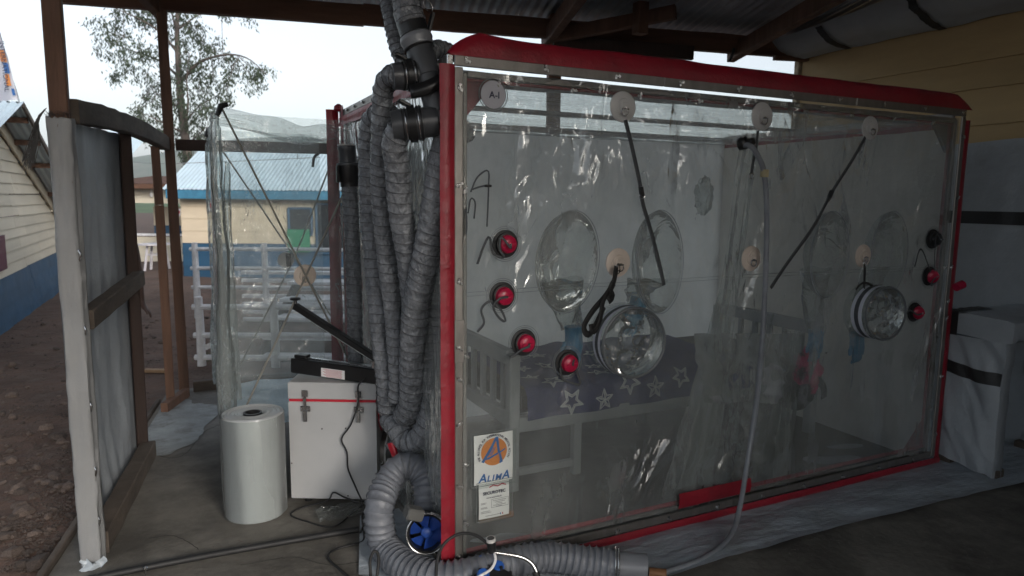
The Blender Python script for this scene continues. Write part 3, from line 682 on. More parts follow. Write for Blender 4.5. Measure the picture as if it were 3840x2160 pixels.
# ------------------------------------------------------------------ white railings by the cottage steps
def fence(name, p0, p1, h, rails, label, nposts, rr=.028):
    f = thing(name, p0, label, 'railing', 'white painted railings')
    p0, p1 = V(p0), V(p1)
    for i in range(nposts):
        p = p0.lerp(p1, i/(nposts-1)); MB().tube([p+V((0, 0, -.05)), p+V((.004, .003, h*.5)), p+V((0, 0, h+.04))], [.042, .04, .036], 9).build('post', WPAINT, f, smooth=True)
    for z in rails:
        MB().tube([p0+V((0, 0, z))-RH*.06, p0.lerp(p1, .5)+V((0, 0, z+.012)), p1+V((0, 0, z))], rr, 8).build('rail', WPAINT, f, smooth=True)
    return f
f1 = fence('white_railing', G(757, 1385, -.12), G(757, 1385, -.12)+RH*2.2-FH*.05, .68, (.12, .34, .62), 'low white pole railing nearest the clear porch', 4)
q = G(757, 1385, -.12)
for k, (a, b, c) in enumerate((((0, 0, .62), (-.1, .25, .52), (-.17, .4, .35)), ((0, 0, .3), (-.07, .2, .22), (-.17, .4, .02)), ((.28, .1, .4), (.2, 0, .3), (.05, -.02, .22)))):
    P_ = [q+RH*a[0]+FH*a[1]+V((0, 0, a[2])), q+RH*b[0]+FH*b[1]+V((0, 0, b[2])), q+RH*c[0]+FH*c[1]+V((0, 0, c[2]))]
    MB().ribbon(spline(P_, .03), .05, FH, .008).build('brace', WPAINT, f1, smooth=True)
q2 = DP(742, 1178, 8.6)
f2 = fence('white_railing', q2, q2+RH*2.6, .86, (.08, .34, .58, .82), 'taller white pole railing in front of the cottage wall', 4, .024)
for k in range(7):
    z = .0+k*.105
    MB().beam(q2+RH*.38+FH*.5+V((0, 0, z-.15)), q2+RH*3.0+FH*.5+V((0, 0, z-.15)), .09, .045).build('slat', WPAINT, f2)
# broad white steps seen through the porch film
stp = thing('white_steps', q+RH*.5+FH*1.0, 'broad flight of white painted wooden steps behind the porch film', 'steps')
for k in range(5):
    a = q+RH*.42+FH*(.35+.28*k)+V((0, 0, .05+.16*k)); MB().beam(a, a+RH*1.75, .26, .035).build('tread', WPAINT, stp)
for s in (.45, 2.1): MB().beam(q+RH*s+FH*.2+V((0, 0, -.05)), q+RH*s+FH*1.75+V((0, 0, .72)), .04, .14).build('stringer', WOODD, stp)
# ------------------------------------------------------------------ eucalyptus tree
BARK = mat('grey brown bark', (.10, .08, .07), .9, nscale=6, var=.4)
LEAF = mat('grey green leaves', (.052, .076, .042), .6, nscale=.8, var=.5, transl=.25)
TD = 25.
tree = thing('eucalyptus_tree', DP(716, 660, TD), 'tall airy eucalyptus tree with drooping foliage behind the cottage', 'tree')
def T_(x, y, d=0): return DP(x, y, TD+d)
br = [([(722, 720, 0), (712, 640, 0), (700, 560, 0), (690, 480, 0), (677, 380, 0), (669, 250, 0), (664, 120, 0), (668, -80, 0)], .21, .05),
      ([(681, 300, 0), (610, 235, .4), (540, 205, .8), (480, 185, 1.1), (400, 150, 1.3)], .06, .012), ([(668, 200, 0), (600, 120, -.5), (520, 70, -.9), (430, 30, -1.2)], .055, .012),
      ([(686, 300, 0), (745, 235, -.3), (850, 205, -.7), (930, 220, -1), (1000, 280, -1.1)], .07, .012), ([(668, 110, 0), (730, 65, .5), (800, 28, .8)], .04, .01),
      ([(684, 420, 0), (640, 380, .5), (570, 340, .9)], .045, .012), ([(692, 500, 0), (630, 470, -.5), (550, 430, -.8)], .045, .012), ([(688, 470, 0), (745, 400, .5), (830, 350, .9)], .05, .012),
      ([(664, 130, 0), (640, 30, .4), (610, -60, .7)], .05, .02), ([(690, 480, 0), (705, 400, -.6), (700, 300, -.9), (710, 200, -1)], .05, .012), ([(700, 540, 0), (650, 520, .7), (610, 500, 1)], .03, .01), ([(700, 540, 0), (750, 500, -.5), (780, 470, -.7)], .03, .01)]
tk = MB(); limbs = []
for k, (pts, ra, rb) in enumerate(br):
    P_ = spline([T_(*p) for p in pts], .25); n = len(P_); mb = MB().tube(P_, [ra+(rb-ra)*(i/(n-1))**.8 for i in range(n)], 9)
    mb.build('trunk' if k == 0 else 'limb', BARK, tree, smooth=True); limbs += P_
cl = [(400, 110, 46), (392, 185, 36), (430, 60, 50), (465, 135, 50), (430, 265, 26), (520, 175, 46), (560, 55, 60), (600, 25, 70), (640, 95, 55), (700, 55, 62), (740, 95, 48), (690, 195, 55), (760, 155, 55), (815, 190, 55), (870, 245, 50), (930, 235, 44), (985, 270, 42), (955, 300, 28), (800, 285, 55), (740, 325, 52), (700, 300, 46), (560, 330, 46), (600, 300, 52), (570, 380, 46), (545, 440, 42), (590, 455, 46), (515, 405, 16), (640, 395, 50), (705, 420, 52), (765, 395, 44), (620, 500, 48), (565, 495, 26), (705, 515, 42), (750, 480, 36), (470, 215, 36), (640, -10, 70), (450, 0, 46), (500, 25, 40), (850, 330, 40), (650, 250, 40), (545, 280, 30), (780, 350, 40), (830, 30, 12), (930, 60, 8), (660, 330, 40), (720, 250, 44), (590, 170, 40), (780, 520, 26), (690, 575, 30)]
mb = MB(); tw = MB()
for (x, y, r_) in cl:
    sc_ = TD/FPX; d = RND.uniform(-1.2, 1.2); c = T_(x, y, d); near = min(limbs, key=lambda q: (q-c).length)
    tw.tube(spline([near, near.lerp(c, .5)+V((0, 0, .15)), c+V((0, 0, -.1))], .3), .012, 4, cap=False)
    for s in range(max(3, r_//6)):
        sc = c+V((RND.gauss(0, .5), RND.gauss(0, .5), RND.gauss(0, .45)))*r_*sc_*1.15; e = sc+V((RND.uniform(-.2, .2), RND.uniform(-.2, .2), -RND.uniform(.15, .55)))
        tw.tube([c, sc, e], .005, 3, cap=False)
        for i in range(RND.randint(18, 36)):
            p = sc.lerp(e, RND.random())+V((RND.gauss(0, .11), RND.gauss(0, .11), RND.gauss(0, .10)))
            dr = V((RND.gauss(0, .6), RND.gauss(0, .6), -1)).normalized(); sd_ = dr.orthogonal().normalized(); sd_ = Matrix.Rotation(RND.uniform(0, 6.3), 3, dr) @ sd_
            L = RND.uniform(.10, .2); wd = L*.16; mb.add([p, p+dr*L*.45+sd_*wd, p+dr*L, p+dr*L*.45-sd_*wd], [(0, 1, 2, 3)])
tag(mb.build('crown', LEAF, tree), kind='stuff'); tag(tw.build('twigs', BARK, tree), kind='stuff')
# grass tuft and stray board on the soil, overhead wire
mb = MB(); g0 = G(790, 1350, -.1)
for i in range(220):
    p = g0+V((RND.gauss(0, .09), RND.gauss(0, .12), .0)); h = RND.uniform(.02, .07); a = RND.uniform(0, 6.3)
    mb.add([p, p+V((.006*cos(a), .006*sin(a), 0)), p+V((RND.gauss(0, .02), RND.gauss(0, .02), h))], [(0, 1, 2)])
tag(mb.build('grass', mat('grass', (.05, .11, .03), .7)), 'small green weeds at the foot of the white railing', 'grass', kind='stuff')
g1 = G(590, 1390, -.06); tag(MB().beam(g1-RH*.12, g1+RH*.12, .07, .03).build('timber_offcut', mat('fresh pine', (.32, .2, .11), .7, nscale=8)), 'pale timber offcut lying on the soil behind the screen', 'board')
tag(MB().tube(spline([DP(380, 590, 14), DP(560, 612, 13), DP(800, 608, 12.5), DP(1200, 590, 12)], .4), .006, 5).build('overhead_wire', PVCL), 'thin pale wire strung in front of the cottages', 'wire')
# ------------------------------------------------------------------ person standing behind the screen, only the hand shows past the post
SKIN = mat('dark skin', (.07, .038, .028), .5, var=.15)
ph = DP(556, 1168, 5.5); bx_, by_ = -1.47, 3.70; gz = ground_z(bx_, by_)
pv = {'pelvis': ((bx_, by_, gz+.88), .13), 'belly': ((bx_, by_, gz+1.08), .125), 'chest': ((bx_, by_, gz+1.28), .14), 'neck': ((bx_, by_-.01, gz+1.44), .055), 'head': ((bx_, by_-.02, gz+1.54), .085), 'crown': ((bx_, by_-.02, gz+1.65), .075),
      'shR': ((bx_+.17, by_, gz+1.36), .06), 'elR': ((bx_+.21, by_+.02, gz+1.08), .04), 'wrR': (tuple(ph+V((-.045, .03, .06))), .027), 'haR': (tuple(ph+V((-.022, .0, .035))), .032),
      'shL': ((bx_-.17, by_, gz+1.36), .06), 'elL': ((bx_-.19, by_, gz+1.08), .042), 'wrL': ((bx_-.12, by_-.16, gz+.90), .027), 'haL': ((bx_-.06, by_-.19, gz+.87), .03),
      'hiR': ((bx_+.09, by_, gz+.84), .09), 'knR': ((bx_+.10, by_-.03, gz+.45), .06), 'anR': ((bx_+.10, by_, gz+.07), .042), 'toR': ((bx_+.11, by_-.17, gz+.035), .035),
      'hiL': ((bx_-.09, by_, gz+.84), .09), 'knL': ((bx_-.10, by_-.03, gz+.45), .06), 'anL': ((bx_-.10, by_, gz+.07), .042), 'toL': ((bx_-.11, by_-.17, gz+.035), .035)}
fing = []
for k, (dx, dy, ln) in enumerate(((.006, -.022, .062), (.010, -.008, .072), (.010, .006, .068), (.007, .019, .055))):
    a = ph+V((-.008+dx*.3, dy, .012)); b = a+V((.018, 0, -.026)); c = b+V((.004, 0, -ln*.5)); fing.append((a, b, c))
th = (ph+V((-.03, -.026, .03)), ph+V((-.012, -.042, .006)), ph+V((-.004, -.044, -.018)))
names = list(pv); idx = {n: i for i, n in enumerate(names)}; vs = [pv[n][0] for n in names]; rad = [pv[n][1] for n in names]
ed = [('pelvis', 'belly'), ('belly', 'chest'), ('chest', 'neck'), ('neck', 'head'), ('head', 'crown'), ('chest', 'shR'), ('shR', 'elR'), ('elR', 'wrR'), ('wrR', 'haR'), ('chest', 'shL'), ('shL', 'elL'), ('elL', 'wrL'), ('wrL', 'haL'), ('pelvis', 'hiR'), ('hiR', 'knR'), ('knR', 'anR'), ('anR', 'toR'), ('pelvis', 'hiL'), ('hiL', 'knL'), ('knL', 'anL'), ('anL', 'toL')]
ed = [(idx[a], idx[b]) for a, b in ed]
for ch in fing+[th]:
    pr = idx['haR']
    for i, q_ in enumerate(ch): vs.append(tuple(q_)); rad.append((.0095, .0085, .007)[i]); ed.append((pr, len(vs)-1)); pr = len(vs)-1
me = bpy.data.meshes.new('person'); me.from_pydata(vs, ed, []); me.materials.append(SKIN)
pe = bpy.data.objects.new('person', me); COL.objects.link(pe)
sk = pe.modifiers.new('skin', 'SKIN'); sv = me.skin_vertices[0].data
for i, r_ in enumerate(rad): sv[i].radius = (r_, r_); sv[i].use_root = (i == 0)
pe.modifiers.new('smooth', 'SUBSURF').levels = 1; pe.modifiers[-1].render_levels = 2
tag(pe, 'person standing behind the grey screen with one hand showing past the post', 'person')
CLOTH = mat('dark shirt', (.03, .035, .05), .85)
mb = MB().lathe([(0, .165), (.1, .16), (.3, .155), (.52, .17), (.58, .11)], (bx_, by_, gz+.82), (0, 0, 1), 20, False, False, .05); mb.build('shirt', CLOTH, pe, smooth=True)
mb = MB().lathe([(0, .15), (.4, .155), (.62, .168)], (bx_, by_, gz+.3), (0, 0, 1), 20, False, False, .08); mb.build('skirt', mat('brown skirt', (.09, .05, .04), .9), pe, smooth=True)
mb = MB().lathe([(0, .09), (.05, .098), (.1, .085), (.13, .04)], (bx_, by_, gz+1.56), (0, 0, 1), 16, False, True, .04); mb.build('hair', BLK, pe, smooth=True)
fx, fy_, fz_ = bx_, by_-.105, gz+1.575
for s in (-1, 1):
    MB().lathe([(-.004, .006), (0, .011), (.004, .006)], (fx+s*.032, fy_+.022, fz_+.012), (0, -1, 0), 10).build('eye', PAPER, pe, smooth=True); MB().lathe([(0, .005), (.002, .004)], (fx+s*.032, fy_+.0175, fz_+.012), (0, -1, 0), 8).build('pupil', BLK, pe)
    MB().lathe([(-.006, .012), (0, .022), (.006, .012)], (fx+s*.088, by_-.015, fz_-.005), (s, -.2, 0), 12).build('ear', SKIN, pe, smooth=True)
MB().tube([(fx, fy_+.02, fz_+.012), (fx, fy_-.002, fz_-.022), (fx, fy_+.012, fz_-.03)], [.007, .014, .010], 8).build('nose', SKIN, pe, smooth=True)
MB().tube([(fx-.024, fy_+.026, fz_-.056), (fx, fy_+.016, fz_-.054), (fx+.024, fy_+.026, fz_-.056)], [.003, .008, .003], 8).build('mouth', mat('lips', (.10, .04, .035), .5), pe, smooth=True)

# ------------------------------------------------------------------ evening haze in the air
hz = MB().box((0, 0, 42), (3800, 3800, 87)).build('haze', None); hm = bpy.data.materials.new('thin evening haze'); hm.use_nodes = True
hn = hm.node_tree; hn.nodes.remove(hn.nodes['Principled BSDF']); pvn = hn.nodes.new('ShaderNodeVolumePrincipled'); pvn.inputs['Color'].default_value = (.80, .88, .95, 1); pvn.inputs['Density'].default_value = .0009
hn.links.new(pvn.outputs[0], hn.nodes['Material Output'].inputs['Volume']); hz.data.materials.append(hm); tag(hz, 'thin pale evening haze over the whole place', 'haze', kind='stuff')
# ------------------------------------------------------------------ the clear isolation chamber
W, DPT, H = 3.129, 1.919, 2.1
cube = thing('isolation_chamber', (W/2, DPT/2, 0), 'walk-in clear plastic isolation chamber with red and aluminium frame', 'chamber')
def strip(name, x0, x1, y0, y1, z0, z1, mt, b=.003, par=None, n=1):
    return MB().bbox(((x0+x1)/2, (y0+y1)/2, (z0+z1)/2), (x1-x0, y1-y0, z1-z0), b).build(name, mt, par or cube)
# aluminium angle on the front face
strip('front_bar', .012, .047, -.006, .004, .02, 1.02, ALU); strip('front_bar', .012, .047, -.0045, .004, 1.022, H-.042, ALU)
strip('corner_plate', .010, .050, -.0085, -.0063, .93, 1.10, ALU)
strip('front_bar', .012, .98, -.006, .004, H-.04, H, ALU); strip('front_bar', .982, 2.2, -.0045, .004, H-.04, H, ALU); strip('front_bar', 2.202, W-.012, -.006, .004, H-.04, H, ALU)
strip('front_bar', W-.047, W-.012, -.006, .004, .05, H-.042, ALU)
strip('front_bar', .049, 1.5, -.006, .004, .045, .085, ALU); strip('front_bar', 1.502, W-.049, -.0045, .004, .045, .085, ALU)
# rear flange of each bar inside
strip('inner_bar', .052, .07, .012, .05, .06, H-.06, ALU); strip('inner_bar', .07, W-.07, .012, .05, H-.075, H-.05, ALU); strip('inner_bar', W-.085, W-.058, .012, .05, .06, H-.06, ALU); strip('inner_bar', .07, W-.09, .012, .05, .088, .105, ALU)
# red vinyl: left edge, right edge, foot strip, inner borders
def vinyl(name, x0, x1, z0, z1, y, axis, amp=.004, nu=4, nv=60):
    def f(u, v):
        x, z = x0+(x1-x0)*u, z0+(z1-z0)*v; t = (z if axis == 'z' else x)
        return (x+amp*.5*noise.noise(V((t*3, u, 1)))*(1 if axis == 'z' else 0), y-.008*sin(u*pi if axis == 'z' else v*pi)+amp*noise.noise(V((t*2.2, 3, u))), z+amp*.5*noise.noise(V((t*3, v, 5)))*(0 if axis == 'z' else 1))
    return MB().grid(f, nu if axis == 'z' else nv, nv if axis == 'z' else nu).build(name, RED, cube, smooth='all')
vinyl('red_edge', -.046, .013, .0, H-.035, -.002, 'z'); vinyl('red_edge', W-.012, W+.035, .0, H-.06, .0, 'z')
vinyl('red_foot_strip', .0, W+.02, .004, .046, -.012, 'x'); vinyl('red_border', .05, W-.05, .10, .125, .03, 'x', .002)
vinyl('red_border', W-.115, W-.085, .12, H-.08, .03, 'z', .002); vinyl('red_border', .07, W-.07, H-.088, H-.074, .03, 'x', .002)
vinyl('red_sill', 1.16, 1.62, .10, .175, -.004, 'x', .004)
# padded red sleeve over the top front rail
mb = MB(); rings = []
for i in range(121):
    x = -.005+(W+.045)*i/120; e = min(1, i/5, (120-i)/4); e = math.sqrt(max(.02, e)); rr = []
    hgt = (.088+.006*noise.noise(V((x*1.7, 0, 4)))+.014*math.exp(-((x-.1)/.12)**2))*e
    for j in range(17):
        t = pi*j/16; rr.append((x, -.004+.035*(1-cos(t)), H-.002+sin(t)**.8*hgt+.004*noise.noise(V((x*6, t, 2)))*sin(t)))
    rings.append(rr)
mb.loft(rings, close=False).build('red_top_sleeve', RED, cube, smooth='all')
# left side: bars, vinyl, film
strip('side_bar', -.012, -.004, .0, .045, .02, H-.04, ALU); strip('side_bar', -.012, -.004, .0, DPT, H-.04, H, ALU); strip('side_bar', -.010, -.004, .0, DPT, .02, .05, ALU)
strip('side_bar', -.012, -.004, DPT-.05, DPT-.02, .05, H-.04, ALU)
for y, nm in ((DPT+.125, 'red_edge'), (DPT+.045, 'red_edge'), (DPT-.085, 'red_border')):
    MB().grid(lambda u, v: (-.02+.004*noise.noise(V((v*7, u, y))), y-.055*u+.02*(u*(1-u)), .0+(H+.02)*v), 4, 50).build(nm, RED, cube, smooth='all')
MB().grid(lambda u, v: (-.088+.068*u+.004*noise.noise(V((v*6, u, 2))), DPT+.03-.012*sin(u*pi)+.004*noise.noise(V((v*9, u*2, 7))), .0+(H+.01)*v), 5, 50).build('red_edge', RED, cube, smooth='all')
MB().grid(lambda u, v: (-.016-.012*noise.noise(V((u*8, v*2, 0)))*v-.006, .12+(DPT-.16)*u, H-.045-(.055+.02*noise.noise(V((u*5, 1, 0))))*v), 40, 6).build('red_valance', RED, cube, smooth='all')
MB().lathe([(0, .02), (.01, .03), (.03, .028), (.045, .01)], (-.015, DPT-.0, H-.002), (0, 0, 1), 14).build('corner_cap', RED, cube, smooth=True)
strip('corner_plate', -.016, .008, -.002, .06, H-.055, H+.002, STEEL)
def side_f(u, v):
    y, z = .045+(DPT-.1)*u, .04+(H-.09)*v; e = min(1, 8*u*(1-u), 8*v*(1-v))
    return (-.001+e*(cloth((0, y*2.2, z*1.1), 1.4, .018)+ridge((z, y*3, z*.7), 1.3, .012)), y, z)
MB().grid(side_f, 60, 70).build('side_panel', FILMK, cube, smooth='all')
# right and rear linings, rear film
def rl(u, v):
    y, z = .06+(DPT-.1)*u, .006+(H-.11)*v; e = min(1, 9*u*(1-u), 9*v*(1-v))
    return (W-.05+e*(cloth((3, y*1.5, z*1.2), 1.3, .028)+ridge((y, z*.8, y+z), 1.2, .012)), y, z+.02*noise.noise(V((y*5, 0, 1)))*(1-v))
MB().grid(rl, 50, 60).build('right_lining', TARPS, cube, smooth='all')
def bl(u, v):
    x, z = .02+(W-.05)*u, .03+(H-.10+.012*noise.noise(V((u*9, 0, 3))))*v; e = min(1, 9*u*(1-u), 9*v*(1-v))
    return (x, DPT-.02+e*(cloth((x*1.2, 5, z*1.4), 1.2, .05)+.012*sin(x*14+2*sin(z*3))*v), z)
MB().grid(bl, 90, 50).build('rear_lining', TARPS, cube, smooth='all')
strip('rear_bar', .0, W, DPT-.006, DPT+.03, H-.06, H-.02, ALU)
strip('rear_bar', W-.04, W, DPT-.0, DPT+.03, .0, H-.062, ALU)
strip('side_bar', W-.03, W-.005, .06, DPT-.01, H-.05, H-.01, ALU)
MB().grid(lambda u, v: (W-.055, .1+(DPT-.15)*u, H-.055-.05*v+.006*noise.noise(V((u*9, v, 0)))), 20, 2).build('red_border', RED, cube, smooth='all')
# roof film sagging between rails
def rf(u, v):
    x, y = .03+(W-.06)*u, .05+(DPT-.08)*v; e = 16*u*(1-u)*v*(1-v)
    return (x, y, H-.07-.05*e**.5+cloth((x*.9, y*4, 1), 1.2, .014)+.006*noise.noise(V((x*3, y*22, 0))))
MB().grid(rf, 70, 70).build('roof_film', FILMR, cube, smooth='all')
# roof strut, and a made-up roll for the dark band in the roof film
MB().tube([(.02, 1.25, H-.015), (W-.02, 1.25, H-.015)], .016, 10).build('roof_strut', ALU, cube, smooth=True)
def roll(y, r, z, nm):
    P_ = [(.02+(W-.04)*i/60, y+.02*noise.noise(V((i*.1, y, 0))), z+.008*noise.noise(V((i*.13, 1, y)))) for i in range(61)]
    MB().tube(P_, [r*(1+.18*noise.noise(V((i*.2, 3, y)))) for i in range(61)], 14).build(nm, TARP, cube, smooth='all')
roll(.40, .030, H-.01, 'dark_band_roll')
for (x, s) in ((.06, 1), (W-.06, -1)):
    MB().add([(x, .055, H-.06), (x+s*.16, .055, H-.06), (x, .055, H-.24), (x, .075, H-.06), (x+s*.16, .075, H-.06), (x, .075, H-.24)], [(0, 1, 2), (5, 4, 3), (0, 3, 4, 1), (1, 4, 5, 2), (2, 5, 3, 0)]).build('corner_gusset', WOODD if s < 0 else RED, cube)
MB().add([(W-.06, .056, .10), (W-.2, .056, .10), (W-.06, .056, .25), (W-.06, .07, .10), (W-.2, .07, .10), (W-.06, .07, .25)], [(0, 1, 2), (5, 4, 3), (0, 3, 4, 1), (1, 4, 5, 2), (2, 5, 3, 0)]).build('corner_gusset', RED, cube)
# chamber floor sheet
FLR = mat('dark floor sheet', (.085, .085, .07), .45, nscale=3, var=.3, bump2=.01, bscale2=6)
MB().grid(lambda u, v: (.05+(W-.1)*u, .05+(DPT-.1)*v, .014+.006*noise.noise(V((u*12, v*8, 0)))), 30, 20).build('floor_sheet', FLR, cube, smooth='all')
# front film: gently buckled, tighter near fittings
def front(x, z):
    u, v = x/W, z/H; e = min(1, 10*u*(1-u), 10*v*(1-v))
    a = cloth((x*1.5, 0, z*.9), 1.1, .026)+ridge((x*1.6, 2, z*.75), 1.5, .02, 2)+ridge((x*2.4+z, 1, z*1.3), 1.6, .006, 5)
    return .006+e*a*.9
mb = MB().grid(lambda u, v: (.05+(W-.1)*u, front(.05+(W-.1)*u, .09+(H-.14)*v), .09+(H-.14)*v), 230, 150)
fp = mb.build('front_panel', FILMF, cube, smooth='all')
SEAM = mat('welded seam', (.2, .21, .21), .4)
for z in (1.205, 1.19):
    MB().tube([(x*.05+.06, front(x*.05+.06, z)-.002, z+.012*sin(x*.05)) for x in range(60)], .0012, 4).build('seam', SEAM, fp)
# wing nuts, one shared mesh
mb = MB().lathe([(0, .004), (.012, .004)], (0, 0, 0), (0, -1, 0), 8).lathe([(0, .0085), (.005, .0075)], (0, -.0005, 0), (0, -1, 0), 8)
for s in (-1, 1): mb.box((s*.010, -.009, .004), (.011, .003, .010), Matrix.Rotation(s*.5, 3, 'Y'))
wn = mb.build('wing_nut', STEEL, None); first = True
def nut(x, z, y=-.006, rz=0):
    global first
    if first: wn.location = (x, y, z); wn.rotation_euler = (0, rz, 0); attach(wn, cube); first = False
    else: copy_piece(wn, cube, (x, y, z), (0, rz, 0))
for i in range(10): nut(.06+i*.335, H-.02, rz=RND.uniform(0, 6))
for z in (.12, .42, .68, .86, .99, 1.25, 1.62, 1.98): nut(.03, z, rz=RND.uniform(0, 6))
for z in (.2, .55, .9, 1.0, 1.2, 1.6, 1.95): nut(W-.03, z, rz=RND.uniform(0, 6))
for i in range(9): nut(.5+i*.3, .065, rz=RND.uniform(0, 6))
for i in range(9): nut(.2+i*.33, H-.088, y=.01, rz=RND.uniform(0, 6))
for z in (.25, .5, .95, 1.6): nut(.062, z, y=.01, rz=RND.uniform(0, 6))
for z in (.35, .8, 1.2): nut(W-.07, z, y=.01, rz=RND.uniform(0, 6))
for y in (1.05, 1.3, 1.5, 1.68, 1.85): copy_piece(wn, cube, (-.013, y, H-.02), (0, 0, -pi/2))
# ---- fittings on the front panel
def anchor(x, z, r, mt, ring=True, par=None, y=None, nm='anchor_patch'):
    y = front(x, z)-.004 if y is None else y
    a = MB().lathe([(0, r), (.003, r*.99), (.006, r*.9), (.007, r*.55), (.013, r*.5), (.014, r*.2)], (x, y, z), (0, -1, 0), 36).build(nm, mt, par or cube, smooth=True)
    MB().bbox((x, y-.016, z-.002), (r*.55, .006, r*.6), .003).build('tab', mt, a)
    if ring:
        MB().torus((x, y-.021, z-r*.32), (0, -1, 0), r*.26, .0028, 20, 6, ux=(1, 0, 0)).tube([(x-r*.27, y-.021, z-r*.15), (x+r*.27, y-.021, z-r*.15)], .0032, 6).build('d_ring', STEEL, a, smooth=True)
    return a
def fz(x, y): p = PY(x, y, 0); return p.x, p.z
for px, py, r in ((2340, 400, .065), (2852, 438, .066), (3270, 480, .062)): anchor(*fz(px, py), r, PATCHC)
for px, py, r in ((2320, 985, .063), (2825, 970, .062), (3243, 960, .062)): anchor(*fz(px, py), r, BONE)
# round label pocket
lx, lz = fz(1850, 355)
lp = MB().lathe([(0, .052), (.002, .052)], (lx, front(lx, lz)-.004, lz), (0, -1, 0), 36).build('label_disc', mat('pale paper label', (.42, .42, .46), .6, var=.06), cube)
MB().torus((lx, front(lx, lz)-.006, lz), (0, -1, 0), .060, .0018, 40, 6).torus((lx, front(lx, lz)-.006, lz), (0, -1, 0), .053, .0013, 40, 6).build('pocket_rim', SEAM, lp, smooth=True)
def flat(x, y, z): return Matrix.Translation((x, y, z)) @ Matrix.Rotation(pi/2, 4, 'X')
lettering('A-I', .036, INK, lp, flat(lx+.004, front(lx, lz)-.0085, lz-.013), bold=.0004)
# capped ports
mb = MB().lathe([(0, .040), (.006, .040), (.008, .036), (.024, .034), (.030, .026), (.033, .012)], (0, 0, 0), (0, -1, 0), 28)
for i in range(6): mb.box((cos(i*pi/3)*.031, -.018, sin(i*pi/3)*.031), (.006, .014, .006), Matrix.Rotation(-i*pi/3, 3, 'Y'))
mb.box((0, -.034, 0), (.05, .006, .007))
capm = mb.v, mb.f
def port(px, py, mt, strap, tilt=(0, 0), y=None, name='port', scale=1.):
    x, z = fz(px, py); y0 = front(x, z)-.003
    o = MB().lathe([(0, .056*scale), (.004, .056*scale), (.006, .045*scale), (.02, .045*scale), (.022, .034*scale)], (x, y0, z), (0, -1, 0), 32).build(name, RUB, cube, smooth=True)
    MB().torus((x, y0-.002, z), (0, -1, 0), .062*scale, .0016, 36, 6).torus((x, y0-.004, z), (0, -1, 0), .070*scale, .0012, 36, 6).build('clear_rim', SEAM, o, smooth=True)
    rt = Matrix.Rotation(tilt[0], 3, 'X') @ Matrix.Rotation(tilt[1], 3, 'Z')
    MB().add([rt @ (V(p)*1.0*scale)+V((x, y0-.014, z)) for p in capm[0]], capm[1]).build('cap', mt, o, smooth=35)
    S = [V((x, y0-.05, z))]+[PY(a, b, c) for a, b, c in strap]
    MB().ribbon(spline(S, .008), .010, (0.2, -1, 0.2), .0008).build('strap', STRAP, o, smooth='all')
    MB().lathe([(0, .006), (.004, .005)], (x, y0-.05, z), (0, -1, 0), 10).build('stud', STEEL, o)
    return o
port(1897, 915, CAPR, [(1915, 930, -.05), (1880, 890, -.06), (1875, 935, -.05), (1890, 965, -.04), (1850, 950, -.02), (1835, 890, -.02), (1815, 920, -.02), (1790, 990, -.02)])
port(1888, 1110, CAPR, [(1875, 1120, -.05), (1850, 1150, -.04), (1870, 1190, -.03), (1895, 1205, -.03), (1880, 1165, -.03), (1840, 1130, -.02), (1805, 1160, -.02), (1815, 1210, -.02), (1790, 1245, -.02)])
port(1967, 1285, CAPR, [(1985, 1300, -.05), (1960, 1310, -.05), (1925, 1335, -.03), (1912, 1340, -.03)])
port(2122, 1357, CAPR, [(2155, 1350, -.05), (2165, 1400, -.03), (2175, 1440, -.03), (2140, 1435, -.03), (2110, 1420, -.03), (2100, 1380, -.03)])
port(3494, 896, BLK, [(3512, 880, -.05), (3505, 960, -.04), (3500, 1040, -.03), (3455, 935, -.03), (3430, 1000, -.03)], name='port')
port(3482, 1035, CAPR, [(3500, 1050, -.05), (3490, 1070, -.06), (3510, 1060, -.1)], tilt=(.1, -.5))
port(3427, 1170, CAPR, [(3440, 1180, -.05), (3410, 1165, -.04), (3380, 1200, -.03), (3350, 1190, -.03)], tilt=(0, -.3))
port(3338, 1247, CAPR, [(3350, 1235, -.05), (3365, 1225, -.06), (3345, 1250, -.05)], tilt=(0, -.3), scale=.7)
x_, z_ = fz(3505, 1068); MB().lathe([(0, .024), (.05, .024), (.052, .018)], (x_, -.12, z_), (1, -.2, .35), 16).build('spare_cap', CAPR, cube, smooth=True)
